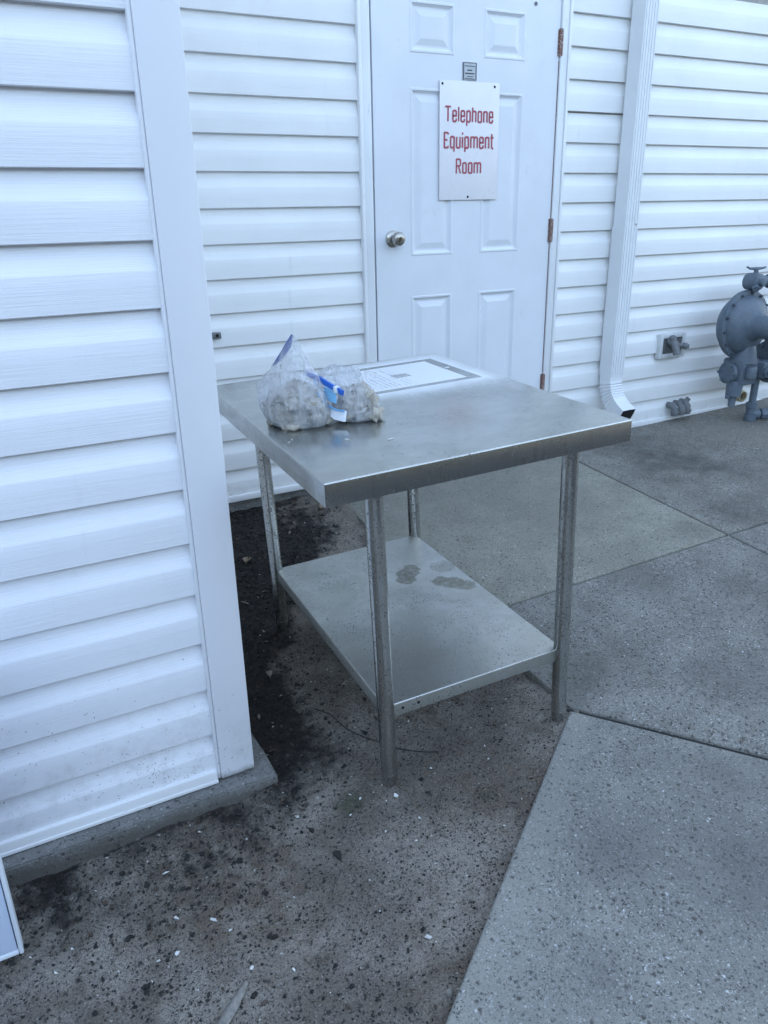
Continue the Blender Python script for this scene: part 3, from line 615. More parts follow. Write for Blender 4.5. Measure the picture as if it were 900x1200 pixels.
mb = MB(); mb.tube([(3.765, 2.785, -.86), (3.76, 2.785, -1.05)], .0195, 14); obj('riser_pipe', mb, m_gas, gr, 35)
mb = MB(); mb.lathe((3.76, 2.785, -1.02), (0,0,-1), [(0,.021),(.004,.031),(.03,.031),(.034,.026),(.07,.026),(.074,.032),(.106,.032),(.107,0)], 18); mb.tube([(3.76,2.785,-1.085),(3.80,2.765,-1.09)], .028, 14); obj('pipe_tee', mb, m_gas, gr, 35)
mb = MB(); mb.tube([(3.79,2.77,-1.088),(4.3,2.53,-1.088)], .0165, 14); mb.lathe((3.81,2.761,-1.088), (.9,-.42,0), [(0,.03),(.05,.03),(.052,.02)], 8); mb.lathe((3.90,2.719,-1.088), (.9,-.42,0), [(0,.024),(.03,.024),(.032,.018)], 8); obj('ground_pipe', mb, m_gas, gr, 35)
V0 = Vector((3.645, 2.80, -.372))
mb = MB(); mb.lathe(V0 + Vector((0,.045,0)), FY, [(0,.03),(.01,.042),(.05,.046),(.085,.040),(.09,.02),(.11,.018),(.112,0)], 24); mb.tube([V0 + Vector((0,0,-.03)), V0 + Vector((0,0,-.075))], .016, 12); mb.tube([V0, V0 + Vector((.09,-.02,0)), V0 + Vector((.40,-.09,0))], [.028,.026,.026], 14)
mb.lathe(V0 + Vector((.085,-.019,0)), (1,-.22,0), [(0,.036),(.035,.036),(.036,.026)], 8); mb.tube([V0 + Vector((-.02,-.03,-.02)), V0 + Vector((-.035,-.05,-.035))], .017, 10); obj('gas_valve', mb, m_gas, gr, 35)
mb = MB(); mb.tube([V0 + Vector((.01,0,.03)), V0 + Vector((.01,0,.062))], .012, 10); mb.tube([V0 + Vector((-.05,.012,.075)), V0 + Vector((-.03,.007,.066)), V0 + Vector((.01,0,.064)), V0 + Vector((.05,-.007,.066)), V0 + Vector((.068,-.01,.070))], [.0045,.006,.009,.006,.0045], 10); obj('wing_handle', mb, m_gas, gr, 35)
mb = MB(); mb.tube([V0 + Vector((.11,-.03,.03)), V0 + Vector((.16,-.03,.06)), V0 + Vector((.40,-.05,.06))], .006, 8); obj('sensing_line', mb, plain('brass_line', (.25,.22,.14), .4, .6), gr, 35)
mb = MB(); mb.tube([(3.74,2.82,-.56),(3.80,2.82,-.56),(3.84,2.82,-.62),(3.86,2.8,-.70)], .03, 12); obj('link_pipe', mb, m_gas, gr, 35)

# ------------------------------------------------------------------ white panel leaning at the far left
wp = thing('white_panel', 'flat white panel with a grooved edge standing on the dirt at the left edge', 'panel', (-.4, 1.37, -1.37))
mw = painted('panel_white', (.58, .67, .84), .35)
mb = MB(); mb.box((-.9, 1.352, -1.352), (-.1335, 1.378, -.70), .002); obj('panel_face', mb, mw, wp, 30)
mb = MB(); mb.box((-.1315, 1.350, -1.366), (-.1235, 1.380, -.70), .002); mb.box((-.9, 1.3515, -1.366), (-.1320, 1.3795, -1.3545), .002); obj('panel_edging', mb, painted('edge_white', (.74, .79, .86), .35), wp, 30)

# ------------------------------------------------------------------ steel table (own frame from its measured tilt)
TW, TL, IX, IY1, IY2, TH, SH = .7716, .962, .1288, .0581, .0683, .8435, .6155
ex = (0.01785456, -0.04052163, -0.04911253)
Rm = (Matrix.Rotation(ex[2], 3, 'Z') @ Matrix.Rotation(ex[1], 3, 'Y') @ Matrix.Rotation(ex[0], 3, 'X'))
T0 = Vector((0.56413552, 1.32219518, -0.49066713))
base = Vector((TW/2, TL/2, -TH))                 # the table's own origin: under its middle, at foot height
tb = thing('steel_table', 'stainless steel work table with four round legs and a lower shelf', 'table', T0 + Rm @ base, rot=ex)
OFF[tb.name] = base
def on_table(x, y, z=0.0): return T0 + Rm @ Vector((x, y, z))
def paint_print(M, p, col, rough, metal):        # white overspray and painted glare round a masked grey rectangle with lines of print inside
    x, y, _ = M.sep(M.mp(p, (1, 1, 1), (-.0, 0, 0)))
    def inside(x0, x1, y0, y1, s):
        a = M.math('MULTIPLY', M.ramp(x, x0 - s, x0 + s), M.ramp(x, x1 - s, x1 + s, 1, 0))
        return M.math('MULTIPLY', a, M.math('MULTIPLY', M.ramp(y, y0 - s, y0 + s), M.ramp(y, y1 - s, y1 + s, 1, 0)))
    OX, OY = 0, 0
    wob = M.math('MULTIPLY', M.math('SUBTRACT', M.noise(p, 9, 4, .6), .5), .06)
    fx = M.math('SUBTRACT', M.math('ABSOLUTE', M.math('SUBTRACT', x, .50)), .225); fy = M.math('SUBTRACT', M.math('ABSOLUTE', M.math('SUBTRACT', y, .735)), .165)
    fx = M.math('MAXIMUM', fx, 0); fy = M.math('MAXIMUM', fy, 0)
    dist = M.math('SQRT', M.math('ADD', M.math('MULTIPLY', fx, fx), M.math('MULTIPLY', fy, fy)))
    spray_glare = M.ramp(M.math('ADD', dist, wob), -.01, .14, 1, 0); spray_glare = M.math('POWER', spray_glare, 1.25)
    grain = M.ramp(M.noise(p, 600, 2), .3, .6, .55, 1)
    spray_glare = M.math('MULTIPLY', spray_glare, M.math('MAXIMUM', grain, spray_glare), clamp=True)
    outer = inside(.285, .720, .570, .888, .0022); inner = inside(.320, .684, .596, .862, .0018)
    white = M.math('MAXIMUM', M.math('MULTIPLY', spray_glare, M.math('SUBTRACT', 1.0, outer)), inner)
    # print: rows run along y
    row = M.math('PINGPONG', x, .0075); rown = M.math('LESS_THAN', row, .0030)
    brk = M.ramp(M.noise(M.mp(p, (9, 130, 1)), 1.0, 3, .7), .42, .50)
    area = M.math('MULTIPLY', inside(.34, .535, .615, .845, .004), M.ramp(M.noise(M.mp(p, (60, 3, 1)), 1.0, 1), .38, .42))
    pr_ = M.math('MULTIPLY', M.math('MULTIPLY', rown, brk), area)
    sq = inside(.505, .560, .708, .752, .0015)
    dot = M.ramp(M.math('SQRT', M.math('ADD', M.math('POWER', M.math('SUBTRACT', x, .700), 2.0), M.math('POWER', M.math('SUBTRACT', y, .742), 2.0))), .006, .009, 1, 0)
    pr_ = M.math('MULTIPLY', pr_, .55)
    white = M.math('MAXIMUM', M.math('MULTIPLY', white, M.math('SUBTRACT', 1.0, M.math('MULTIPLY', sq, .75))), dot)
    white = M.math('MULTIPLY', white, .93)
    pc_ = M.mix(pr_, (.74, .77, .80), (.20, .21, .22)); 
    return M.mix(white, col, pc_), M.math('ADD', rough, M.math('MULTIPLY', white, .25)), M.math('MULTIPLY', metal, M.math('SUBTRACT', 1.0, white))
def top_extra(M, p, col, rough, metal):
    x, y, z = M.sep(p)
    # dull film, drips and dark specks
    f = M.noise(M.mp(p, (4, 9, 4)), 1.6, 6, .7)
    col = M.mix(M.ramp(f, .35, .7, 0, .35), col, (.38, .385, .36)); metal = M.math('SUBTRACT', metal, M.math('MULTIPLY', M.ramp(f, .3, .7, .02, .14), M.ramp(z, -.006, -.002)))
    sc = M.noise(M.mp(p, (90, 6, 1), rot=(0, 0, .5)), 1.2, 4, .8); col = M.mix(M.ramp(sc, .66, .72, 0, .35), col, (.62, .63, .63))
    for an, sc_ in ((1.1, (160, 3, 1)), (-.7, (210, 4, 1)), (2.2, (130, 2.2, 1))):
        q = M.noise(M.mp(p, sc_, rot=(0, 0, an)), 1.0, 3, .6, .3); gate = M.ramp(M.noise(M.mp(p, (1, 1, 1), loc=(an, 0, 0)), 6, 2), .5, .65)
        col = M.mix(M.math('MULTIPLY', M.ramp(q, .70, .74, 0, .4), gate), col, (.68, .69, .70))
    dr = M.noise(M.mp(p, (38, 38, 3)), 1.4, 5, .75)              # runs and grime down the rolled edge
    edge = M.ramp(z, -.004, -.008); col = M.mix(M.math('MULTIPLY', edge, M.ramp(dr, .52, .72, 0, .5)), col, (.20, .20, .19))
    sp_ = M.noise(p, 48, 6, .78); col = M.mix(M.ramp(sp_, .66, .72, 0, .55), col, (.12, .115, .10)); rough = M.math('ADD', rough, M.ramp(sp_, .66, .72, 0, .25))
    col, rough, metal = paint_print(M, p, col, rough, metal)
    return col, rough, metal
def shelf_extra(M, p, col, rough, metal):
    x, y, z = M.sep(p)
    k = 0.0
    for cx, cy, r in ((.462, .606, .030), (.486, .640, .036), (.512, .668, .026), (.603, .482, .030), (.580, .515, .037), (.552, .545, .027)):
        d = M.math('SQRT', M.math('ADD', M.math('POWER', M.math('SUBTRACT', x, cx), 2.0), M.math('POWER', M.math('SUBTRACT', y, cy), 2.0)))
        d = M.math('ADD', d, M.math('MULTIPLY', M.math('SUBTRACT', M.noise(p, 30, 6, .75), .5), .06))
        k = M.math('MAXIMUM', k, M.ramp(d, r - .003, r + .004, 1, 0))
    k = M.math('MULTIPLY', k, M.ramp(M.noise(p, 60, 5, .7), .3, .6, .45, .95))
    k2 = M.math('SQRT', M.math('ADD', M.math('POWER', M.math('SUBTRACT', x, .607), 2.0), M.math('POWER', M.math('SUBTRACT', y, .625), 2.0))); k2 = M.ramp(M.math('ADD', k2, M.math('MULTIPLY', M.math('SUBTRACT', M.noise(p, 30, 6, .75), .5), .07)), .03, .045, .4, 0); k = M.math('MAXIMUM', k, k2); col = M.mix(k, col, (.17, .165, .13)); rough = M.math('ADD', rough, M.math('MULTIPLY', k, .3)); metal = M.math('MULTIPLY', metal, M.math('SUBTRACT', 1.0, M.math('MULTIPLY', k, .6)))
    col = M.mix(M.ramp(M.noise(p, 7, 5, .7), .35, .7, 0, .5), col, (.42, .41, .36))
    return col, M.math('ADD', rough, .08), metal
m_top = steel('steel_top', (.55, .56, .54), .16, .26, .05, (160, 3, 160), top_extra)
m_shelf = steel('steel_shelf', (.57, .575, .55), .30, .44, .34, (160, 3, 160), shelf_extra)
m_leg = steel('steel_leg', (.58, .58, .56), .17, .30, .80, (60, 60, 4))
m_gal = steel('steel_bracket', (.36, .36, .35), .4, .6, .3, (60, 60, 4))
RIM = .052
def tray(x0, x1, y0, y1, zt, rim, lip, holes=False):
    bm = bmesh.new(); t_ = MB().box((x0, y0, zt - rim), (x1, y1, zt))
    for v in t_.v: bm.verts.new(v)
    bm.verts.ensure_lookup_table()
    for f in t_.f:
        if f == (0,3,2,1): continue
        bm.faces.new([bm.verts[i] for i in f])
    bmesh.ops.recalc_face_normals(bm, faces=bm.faces)
    bmesh.ops.bevel(bm, geom=[e for e in bm.edges if len(e.link_faces) == 2], offset=.0035, segments=3, affect='EDGES', profile=.5)
    mb = MB(); bm.verts.index_update(); mb.add([v.co for v in bm.verts], [[v.index for v in f.verts] for f in bm.faces]); bm.free()
    o1, o2, zb = .0015, lip, zt - rim      # returned lip underneath
    a = [(x0+o1,y0+o1,zb),(x1-o1,y0+o1,zb),(x1-o1,y1-o1,zb),(x0+o1,y1-o1,zb)]; b = [(x0+o2,y0+o2,zb),(x1-o2,y0+o2,zb),(x1-o2,y1-o2,zb),(x0+o2,y1-o2,zb)]
    mb.loft([a, b], cap=False)
    c_ = [(x0+.002,y0+.002,zt-.002),(x1-.002,y0+.002,zt-.002),(x1-.002,y1-.002,zt-.002),(x0+.002,y1-.002,zt-.002)]; mb.add(c_, [(3,2,1,0)])
    return mb
def tpart(name, mb, mat, parent=None, smooth=30, **k):
    return obj(name, mb, mat, parent or tb, smooth, **k)
# materials use object coordinates = table coordinates of the top's near left corner, so top and shelf keep that frame via their location
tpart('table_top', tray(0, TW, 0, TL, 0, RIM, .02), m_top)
legs = [(IX, IY1, 0), (TW - IX, IY1, 0), (IX, TL - IY2, 0), (TW - IX, TL - IY2, 0)]
for x, y, e in legs:
    mb = MB(); mb.tube([(x, y, -.03), (x, y, -.2), (x, y, -.4), (x, y, -.6), (x, y, -TH + .035)], .0206, 28, cap=False); lg = tpart('leg', mb, m_leg, smooth=40)
    mb = MB(); mb.lathe((x, y, -TH + .037), (0,0,-1), [(0,.0206),(.002,.0212),(.004,.0212),(.006,.0200),(.026,.0178),(.034,.0168),(.037,.012),(.0371,0)], 28); obj('foot', mb, m_leg, lg, 40)
    mb = MB(); mb.lathe((x, y, -.052), (0,0,-1), [(-.045,.030),(.0,.028),(.014,.0245),(.016,.0212)], 24); tpart('leg_socket', mb, m_gal, smooth=40)
mb = MB(); mb.box((IX - .05, .05, -.05), (IX + .05, TL - .05, -.008)); mb.box((TW - IX - .05, .05, -.05), (TW - IX + .05, TL - .05, -.008)); tpart('under_channel', mb, m_gal)
sh = tpart('lower_shelf', tray(IX - .002, TW - IX + .002, IY1 - .0, TL - IY2 + .0, -SH, .036, .018), m_shelf)
for x in (IX + .045, IX + .088):
    mb = MB(); mb.lathe((x, IY1 - .0006, -SH - .018), (0,-1,0), [(0,.0042),(.0004,.004),(.0006,0)], 12); obj('rivet_hole', mb, m_dark, sh, 40)

# ------------------------------------------------------------------ bags on the table
def plastic(name, haze=.37, tint=(.80, .82, .86)):
    M = Mat(name); nt_ = M.nt; p = M.co('obj')
    wr = M.noise(M.mp(p, (1, 1, .45)), 15, 3, .5, 2.2); w1 = M.noise(M.mp(p, (1.2, 1, .35), rot=(.3, .4, 0)), 24, 2, .5, 1.5); w3 = M.noise(M.mp(p, (.7, 1, .9), rot=(-.5, .2, 0)), 40, 2, .5, 1.0)
    rid = M.math('ADD', M.math('ABSOLUTE', M.math('SUBTRACT', w1, .5)), M.math('MULTIPLY', M.math('ABSOLUTE', M.math('SUBTRACT', w3, .5)), .6))
    hgt = M.math('SUBTRACT', wr, M.math('MULTIPLY', rid, 1.6)); nb = M.bump(hgt, .012, .8)
    gl = M.n('ShaderNodeBsdfGlossy'); gl.inputs['Roughness'].default_value = .13; gl.inputs['Color'].default_value = (.95, .97, 1, 1); M.put(gl.inputs['Normal'], nb)
    tr = M.n('ShaderNodeBsdfTransparent'); tr.inputs[0].default_value = (.93, .94, .95, 1)
    df = M.n('ShaderNodeBsdfDiffuse'); M.put(df.inputs[0], tint); M.put(df.inputs['Normal'], nb)
    tl = M.n('ShaderNodeBsdfTranslucent'); M.put(tl.inputs[0], tint)
    a = M.n('ShaderNodeMixShader'); a.inputs[0].default_value = .5; M.put(a.inputs[1], df.outputs[0]); M.put(a.inputs[2], tl.outputs[0])
    b = M.n('ShaderNodeMixShader'); M.put(b.inputs[0], M.ramp(wr, .3, .75, haze*.45, haze*1.7)); M.put(b.inputs[1], tr.outputs[0]); M.put(b.inputs[2], a.outputs[0])
    fr_ = M.n('ShaderNodeLayerWeight'); fr_.inputs['Blend'].default_value = .5; M.put(fr_.inputs['Normal'], nb)
    c_ = M.n('ShaderNodeMixShader'); M.put(c_.inputs[0], M.math('ADD', .05, M.math('MULTIPLY', M.math('POWER', fr_.outputs['Facing'], 4.0), .55), clamp=True)); M.put(c_.inputs[1], b.outputs[0]); M.put(c_.inputs[2], gl.outputs[0])
    out = nt_.nodes['Material Output']; nt_.links.new(c_.outputs[0], out.inputs['Surface']); nt_.nodes.remove(M.b); return M.m
m_bag = plastic('bag_plastic'); m_blue = plain('blue_zip', (.015, .13, .58), .35); m_blue_film = plain('blue_film', (.13, .18, .42), .4)
M = Mat('plaster_rubble'); p = M.co('obj'); rnd_ = M.noise(p, 26, 5, .7); r2 = M.sepc(M.vor(p, 45, 'F1', 'Color'))[0]
cr_ = M.mix(M.ramp(rnd_, .3, .7), (.42, .385, .325), (.27, .25, .21)); cr_ = M.mix(M.ramp(r2, .2, .9, 0, .5), cr_, (.50, .47, .41))
m_rub = M.set(color=cr_, rough=.85, normal=M.bump(M.noise(p, 130, 5, .7), .003, .6))
U = Vector((.57, -.82, 0)).normalized(); W = Vector((.82, .57, 0)).normalized()
def bag(root, c, prof, seed, fold=.10):
    mb = MB(); rings = []; N = 56
    for h, ru0, ru1, rv, lean in prof:        # height, half width to the left/right, half depth, sideways lean
        r = []
        for k in range(N):
            a = 2*math.pi*k/N; ca, sa = math.cos(a), math.sin(a)
            f = 1 + fold*noise.noise(Vector((ca*2.2 + seed, sa*2.2, h*11))) + fold*.55*noise.noise(Vector((ca*6 + seed, sa*6, h*16)))
            f += .05*math.sin(a*9 + h*18 + seed)*min(1, h/.06)
            ru = ru1 if ca > 0 else ru0
            q = Vector(c) + U*(ca*ru*f + lean) + W*(sa*rv*f); r.append((q.x, q.y, h + .004*noise.noise(Vector((ca*3, sa*3, h*30 + seed)))*(h > .004)))
        rings.append(r)
    mb.loft(rings, cap=True); return mb
def interp(P, n):
    out = []
    for i in range(len(P) - 1):
        for k in range(n):
            t = k/n; t2 = t*t*(3-2*t)*.5 + t*.5; out.append(tuple(a + (b - a)*(t if j == 0 else t2) for j, (a, b) in enumerate(zip(P[i], P[i+1]))))
    return out + [P[-1]]
def bag_root(name, label, x, y):
    q = thing(name, label, 'plastic bag', on_table(x, y), rot=ex); OFF[q.name] = Vector((x, y, 0)); return q
def rubble(c, n, ru, rv, hmax, seed, size=(.010, .021)):
    mb = MB(); rr = random.Random(seed)
    for k in range(n):
        a = rr.uniform(0, 6.283); r = math.sqrt(rr.random()); h = rr.random()**1.3
        s_ = math.sqrt(max(0, 1 - h**2.2)); s_ = max(s_, .35)
        q = Vector(c) + U*math.cos(a)*r*ru*s_ + W*math.sin(a)*r*rv*s_; z = .010 + h*hmax
        sz = rr.uniform(*size); mb.blobby((q.x, q.y, z), (sz*1.25, sz, sz*.55), seed*100 + k, 1, .4)
    return mb
b1 = bag_root('rubble_bag', 'tall clear zip bag with pointed blue tipped top, filled with grey plaster rubble', .108, .415)
bc = (.100, .427, 0)
P1 = [(.0015, .062, .070, .048, 0), (.008, .082, .088, .062, 0), (.030, .094, .096, .072, 0), (.055, .102, .095, .072, -.001), (.078, .107, .086, .064, -.003), (.092, .100, .078, .055, -.005), (.114, .076, .068, .042, -.006), (.138, .054, .054, .030, -.004), (.164, .034, .038, .019, -.001), (.190, .020, .022, .011, .002), (.204, .009, .010, .006, .006), (.214, .003, .003, .0025, .008)]
obj('bag_film', bag(b1, bc, interp(P1, 4), 2.0, .12), m_bag, b1, 180)
obj('bag_rubble', rubble(bc, 210, .086, .056, .085, 5, (.010, .021)), m_rub, b1, 65, kind='stuff')
mb = MB(); zp = [(-.050, -.012, .144), (-.037, -.010, .160), (-.023, -.006, .178), (-.008, -.003, .198), (.006, 0, .217)]
pts = [Vector(bc) + U*a + W*b + Vector((0,0,h)) for a, b, h in zp]
mb.tube(pts, [.0012,.0018,.0024,.003,.0022], 8); mb.loft([[pp + U*.0, pp + U*w_*.6 - Vector((0,0,w_*.5)), pp + U*w_ + W*.001 - Vector((0,0,w_*.9))] for pp, w_ in zip(pts, (.003,.006,.009,.010,.002))], cap=False, close=False); obj('zip_strip', mb, m_blue_film, b1, 60)
b2 = bag_root('rubble_bag', 'small slumped clear bag with bright blue slide zip and folded white paper inside', .238, .372)
bc2 = (.227, .388, 0)
P2 = [(.0015, .048, .050, .036, 0), (.008, .062, .066, .048, .002), (.030, .066, .074, .054, .004), (.052, .064, .072, .050, .002), (.075, .070, .060, .042, -.010), (.095, .076, .050, .034, -.018), (.112, .066, .052, .026, -.022), (.126, .040, .050, .014, -.022), (.132, .020, .030, .004, -.020)]
obj('bag_film', bag(b2, bc2, interp(P2, 4), 6.0, .16), m_bag, b2, 180)
obj('bag_rubble', rubble((bc2[0] + .012, bc2[1] - .010, 0), 100, .058, .040, .066, 11, (.010, .020)), m_rub, b2, 65, kind='stuff')
zp2 = [Vector(bc2) + U*a + W*b + Vector((0,0,h)) for a, b, h in ((-.098, -.040, .119), (-.078, -.050, .115), (-.045, -.058, .109), (-.012, -.066, .098), (.026, -.070, .084))]
mb = MB(); mb.tube(zp2, .0056, 8, prof=[(-.45,-1.1),(.45,-1.1),(.45,1.1),(-.45,1.1)]); zz = obj('slide_zip', mb, m_blue, b2, 30)
mb = MB(); e_ = zp2[-1] + (zp2[-2] - zp2[-1])*.55; mb.box((e_.x-.006, e_.y-.006, e_.z-.0085), (e_.x+.006, e_.y+.006, e_.z+.0075), .002); obj('slider', mb, plain('slider_white', (.75,.78,.8), .4), zz, 30)
def strip(pts, w_, mat, name, root, th=.0012, up=(0,0,1)):
    mb = MB(); u = Vector(up); rings = []
    for k, pp in enumerate(pts):
        ww = w_*(1 + .2*math.sin(k*1.7)); rings.append([pp - u*ww/2, pp + u*ww/2, pp + u*ww/2 + U*th + W*th, pp - u*ww/2 + U*th + W*th])
    mb.loft(rings); return obj(name, mb, mat, root, 30)
m_paper = plain('white_paper', (.72, .75, .80), .6)
cv = [Vector(bc2) + U*a + W*b + Vector((0,0,h)) for a, b, h in ((-.074, -.040, .088), (-.068, -.050, .070), (-.052, -.058, .050), (-.030, -.063, .036), (-.004, -.066, .028), (.022, -.066, .026))]
strip(cv, .022, m_paper, 'folded_paper', b2, .003, (.25, .15, .95))
cv2 = [q + Vector((0,0,.013)) - W*.002 for q in cv]; strip(cv2, .0035, plain('light_blue_film', (.16, .42, .72), .4), 'blue_edge', b2, .002)
fl = [Vector(bc2) + U*a + W*b + Vector((0,0,h)) for a, b, h in ((-.036, -.060, .080), (-.018, -.063, .074), (.0, -.065, .068))]
strip(fl, .026, plain('pale_blue_film', (.22, .50, .78), .4), 'blue_film', b2, .001)
mb = MB()
for k in range(5):                                # crumpled top of the small bag
    a0 = Vector(bc2) + U*(-.03 + .022*k) + W*.004 + Vector((0,0,.122)); mb.add([a0, a0 + U*.018 + Vector((0,0,.006*(k % 2))), a0 + U*.022 - W*.012 + Vector((0,0,-.020)), a0 - W*.014 + Vector((0,0,-.016))], [(0,1,2,3)])
obj('crumpled_rim', mb, m_bag, b2)

# ------------------------------------------------------------------ small loose things
m_chip = plain('white_chip', (.58, .58, .56), .6, 0, .15, 80); m_tan = plain('dry_leaf', (.20, .15, .10), .7, 0, .4, 60); m_blk = plain('black_litter', (.014, .013, .012), .8, 0, .3, 50); m_wood = plain('weathered_wood', (.24, .225, .20), .8, 0, .45, 90)
def flake(mb, c, l, w_, seed, tilt=.35, th=.12, nrm=None):
    rr = random.Random(seed); n = rr.choice((4, 5, 5, 6)); a0 = rr.uniform(0, 6.28)
    M3 = Matrix.Rotation(rr.uniform(-tilt, tilt), 3, 'X') @ Matrix.Rotation(rr.uniform(-tilt, tilt), 3, 'Y'); M3 = Matrix.Rotation(a0, 3, 'Z') @ M3
    ring = [Vector((math.cos(2*math.pi*k/n)*l/2*rr.uniform(.5, 1.25), math.sin(2*math.pi*k/n)*w_/2*rr.uniform(.5, 1.3), rr.uniform(-.1, .1)*w_)) for k in range(n)]
    t = Vector((0, 0, th*w_)); top = [Vector(c) + M3 @ (v + t) for v in ring]; bot = [Vector(c) + M3 @ (v - t) for v in ring]
    mb.loft([bot, top])
def on_dirt(x, y): return dirt_z(x, y)
CHIP_LABELS = ['white chip just above the two largest chips in the front left dirt', 'largest oblong white chip in the front left dirt', 'round white chip below the two oblong chips at front left', 'pale chip left of the round white chip at front left', 'small white chip right of the largest oblong chip', 'white chip nearest the foundation ledge in the middle of its length', 'slim white chip on the dirt below the concrete ledge', 'white streaky chip beside the bottom corner of the white panel', 'white chip just in front of the corner of the concrete ledge', 'tiny white chip under the near edge of the lower shelf', 'white chip lying right of the near left table foot', 'small white chip between the near table foot and the black scrap', 'white chip in open dirt below and right of the near table foot', 'white chip lying alone in the middle of the dirt toward the walk', 'white chip just above the grey wood splinter', 'dull white chip right of the grey wood splinter', 'small white chip closest to the edge of the concrete walk', 'white chip touching the near left table foot']
chips = [(.165,1.285,.012),(.231,1.242,.017),(.145,1.206,.012),(.109,1.212,.008),(.255,1.202,.009),(.273,1.492,.008),(.174,1.415,.012),(-.074,1.283,.010),(.493,1.419,.017),(.844,1.377,.009),(.722,1.342,.013),(.65,1.262,.010),(.697,1.201,.012),(.595,.979,.014),(.265,1.096,.011),(.335,1.053,.010),(.886,1.123,.009),(.646,1.385,.012)]
for k, (x, y, s_) in enumerate(chips):
    mb = MB(); flake(mb, (x, y, on_dirt(x, y) + .0035), s_*1.1, s_*random.uniform(.45, .85), 50 + k)
    recentre(obj('paint_chip', mb, m_chip, label=CHIP_LABELS[k], cat='paint chip', group='white paint chips scattered on the dirt'))
for k, (x, y, s_, lb) in enumerate(((.041, .306, .011, 'white flake on the steel tabletop right in front of the tall bag'), (.030, .292, .010, 'thin white sliver on the tabletop left of the other flakes'), (.233, .182, .016, 'long white smear of plaster on the bare middle of the tabletop'), (.150, .235, .012, 'faint white flake on the tabletop below the gap between the bags'))):
    q = on_table(x, y, .0015); mb = MB(); flake(mb, q, s_*1.3, s_*.38, 90 + k, .05, .08); recentre(obj('plaster_flake', mb, m_chip, label=lb, cat='flake'))
# bits of litter nobody could count
def scatter(name, n, region, fn, mat, seed, label, cat):
    mb = MB(); rr = random.Random(seed); k = 0; tries = 0
    while k < n and tries < n*30:
        tries += 1; x = rr.uniform(region[0], region[1]); y = rr.uniform(region[2], region[3])
        if x < .50 and y > 1.54: continue
        d = Vector((x, y)) - CN
        if x > 1.30 and (d.x*.772 + d.y*.636) > 0: continue
        if d.dot(DDIR) > -.01 and d.dot(EDIR) > 0: continue
        if not fn(rr, mb, x, y, tries): continue
        k += 1
    return recentre(obj(name, mb, mat, label=label, cat=cat, kind='stuff'))
def f_mulch(rr, mb, x, y, k):
    if rr.random() > mulch(x, y)**1.3: return False
    s_ = rr.choice((.4, .6, .8, 1, 1.2))*rr.uniform(.004, .012); flake(mb, (x, y, dirt_z(x, y) + .0018), s_*1.3, s_*(rr.uniform(.5, 1.1) if rr.random() < .8 else .22), k, .6, .16); return True
scatter('mulch', 6000, (-.5, 1.3, .7, 3.0), f_mulch, m_blk, 1, 'black rotting mulch and leaf litter along the wall under the table', 'mulch')
def f_br(rr, mb, x, y, k):
    if rr.random() > mulch(x, y) + .04: return False
    s_ = rr.uniform(.004, .014); flake(mb, (x, y, dirt_z(x, y) + .0025), s_*1.5, s_*(rr.uniform(.4, 1) if rr.random() < .7 else .2), k, .6); return True
scatter('leaf_litter', 700, (-.5, 1.3, .75, 3.0), f_br, plain('brown_litter', (.075, .055, .04), .75, 0, .5, 80), 2, 'small dark brown bark and leaf crumbs on the dirt', 'litter')
scatter('dirt_crumbs', 2600, (-.4, 1.28, .6, 2.2), lambda rr, mb, x, y, k: (flake(mb, (x, y, dirt_z(x, y) + .0008), *(lambda s_: (s_*1.4, s_))(rr.uniform(.002, .0055)), k, .4, .2), True)[1], m_blk, 3, 'fine black specks of bark over the grey dirt', 'crumbs')
scatter('white_specks', 130, (-.45, 1.28, .65, 2.9), lambda rr, mb, x, y, k: (flake(mb, (x, y, dirt_z(x, y) + .002), *(lambda s_: (s_*1.4, s_*.8))(rr.uniform(.002, .0055)), k, .4, .2), True)[1], m_chip, 4, 'tiny white specks of old paint in the dirt', 'paint specks')
scatter('tan_leaf_bits', 70, (.5, 1.2, 1.6, 3.0), lambda rr, mb, x, y, k: (flake(mb, (x, y, dirt_z(x, y) + .004), *(lambda s_: (s_*1.6, s_*.6))(rr.uniform(.006, .016)), k, .5, .05), True)[1] if rr.random() < mulch(x, y) + .1 else False, plain('tan_bits', (.22, .19, .16), .8, 0, .4, 60), 5, 'pale tan leaf bits in the dark mulch', 'leaf bits')
def leaf(c, l, w_, seed, mat, lb, nm='dry_leaf', cat='leaf'):
    mb = MB(); rr = random.Random(seed); N = 9; rings = []; an = rr.uniform(0, 3.1)
    for i in range(N):
        t = i/(N - 1); ww = w_*.5*math.sin(math.pi*min(1, t*1.02))**.8*(1 + .25*math.sin(t*20 + seed)); z = .006*math.sin(t*3.1) + .004
        rings.append([Vector(c) + Matrix.Rotation(an, 3, 'Z') @ Vector(((t - .5)*l, s__*ww, z + abs(s__)*.006 + dz)) for s__, dz in ((-1, 0), (-.5, -.002), (0, -.003), (.5, -.002), (1, 0), (1, .0008), (.5, -.0012), (0, -.0022), (-.5, -.0012), (-1, .0008))])
    mb.loft(rings); return recentre(obj(nm, mb, mat, smooth=60, label=lb, cat=cat))
leaf((1.215, 2.86, dirt_z(1.215, 2.86)), .06, .035, 4, m_tan, 'crumpled tan leaf on the dirt behind the shelf near the back wall')
leaf((.80, 2.66, dirt_z(.80, 2.66)), .055, .03, 7, m_tan, 'curled brown leaf in the dark mulch left of the far left table leg')
leaf((.632, 1.98, dirt_z(.632, 1.98)), .035, .018, 9, plain('pale_leaf', (.30, .27, .23), .7), 'pale leaf scrap in the black mulch beside the corner post')
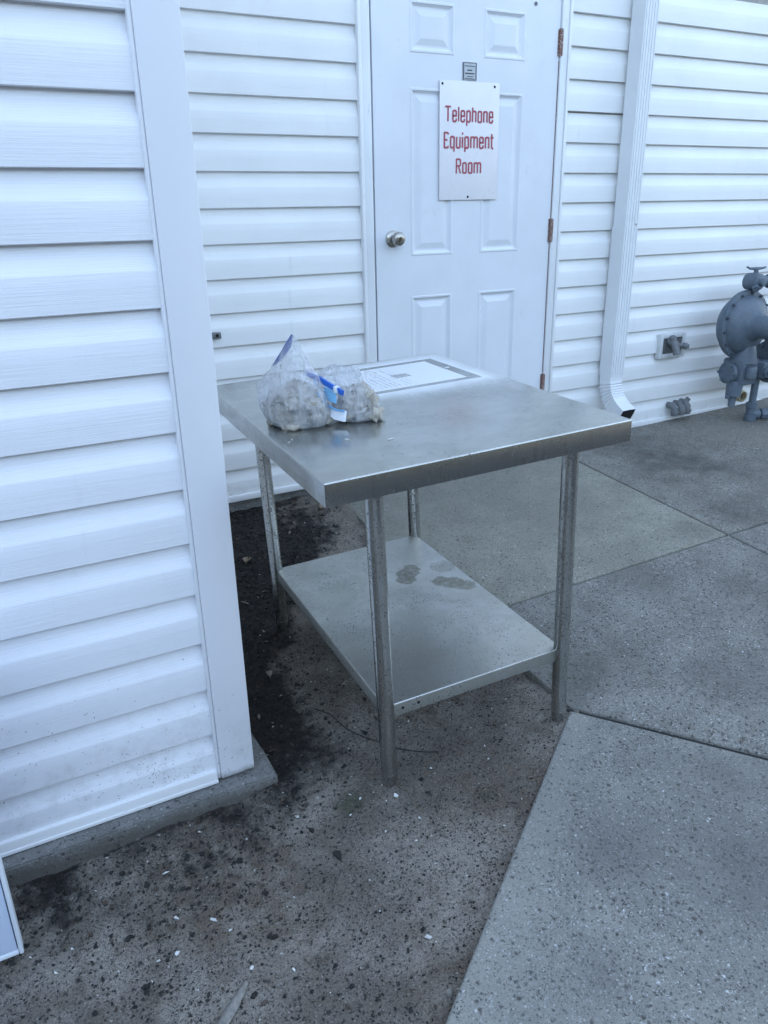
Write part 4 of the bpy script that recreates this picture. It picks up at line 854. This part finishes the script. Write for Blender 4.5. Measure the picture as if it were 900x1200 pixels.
mb = MB(); flake(mb, (.526, 1.263, dirt_z(.526, 1.263) + .004), .03, .02, 12, .3, .1); recentre(obj('black_scrap', mb, m_blk, label='black leaf scrap lying alone on the dirt in front of the near table leg', cat='scrap'))
mb = MB(); mb.blobby((.568, .859, dirt_z(.568, .859) + .004), (.009, .007, .006), 3, 2, .3); recentre(obj('pebble', mb, m_wood, smooth=60, label='small round pebble on the dirt close to the edge of the concrete walk', cat='pebble'))
mb = MB(); a, b = Vector((.246, 1.075)), Vector((.150, .992)); rings = []
for i in range(12):
    t = i/11; q = a.lerp(b, t); wd = .010*(.5 + .7*math.sin(math.pi*t) + .25*noise.noise(Vector((t*9, 1, 1)))); z = dirt_z(q.x, q.y, False) + .006; n2 = Vector((-(b-a).y, (b-a).x)).normalized()
    rings.append([(q.x - n2.x*wd, q.y - n2.y*wd, z - .003), (q.x - n2.x*wd*.6, q.y - n2.y*wd*.6, z + .003), (q.x + n2.x*wd*.1, q.y + n2.y*wd*.1, z + .0055 + .002*noise.noise(Vector((t*20, 5, 1)))), (q.x + n2.x*wd, q.y + n2.y*wd, z + .001), (q.x + n2.x*wd*.8, q.y + n2.y*wd*.8, z - .004)])
mb.loft(rings); recentre(obj('wood_splinter', mb, m_wood, smooth=50, label='grey weathered splinter of wood on the dirt at the bottom of the photo', cat='wood splinter'))
def wire(name, pts, r, mat, lb, cat):
    P = [Vector((x, y, dirt_z(x, y, False) + h)) for x, y, h in pts]; F = []
    for i in range(len(P) - 1):
        for k in range(5):
            t = k/5; p0, p1, p2, p3 = P[max(i-1,0)], P[i], P[i+1], P[min(i+2,len(P)-1)]
            F.append(.5*((2*p1) + (-p0 + p2)*t + (2*p0 - 5*p1 + 4*p2 - p3)*t*t + (-p0 + 3*p1 - 3*p2 + p3)*t**3))
    F.append(P[-1]); mb = MB(); mb.tube(F, r, 6); return recentre(obj(name, mb, mat, smooth=60, label=lb, cat=cat))
wire('thin_root', [(.690,1.76,.004),(.712,1.70,.014),(.722,1.64,.012),(.742,1.58,.014),(.772,1.535,.010),(.81,1.48,.006),(.853,1.435,.008),(.89,1.42,.002)], .0014, m_blk, 'thin black root curving over the dirt under the lower shelf', 'root')
wire('pale_straw', [(.744,1.372,.004),(.752,1.33,.010),(.750,1.29,.006),(.754,1.262,.003)], .0010, m_tan, 'thin pale dry stem beside the foot of the near left table leg', 'straw')

for o in S.objects:
    if o.parent is None and o.name not in ('camera', 'sun'): o.location.z += EYE
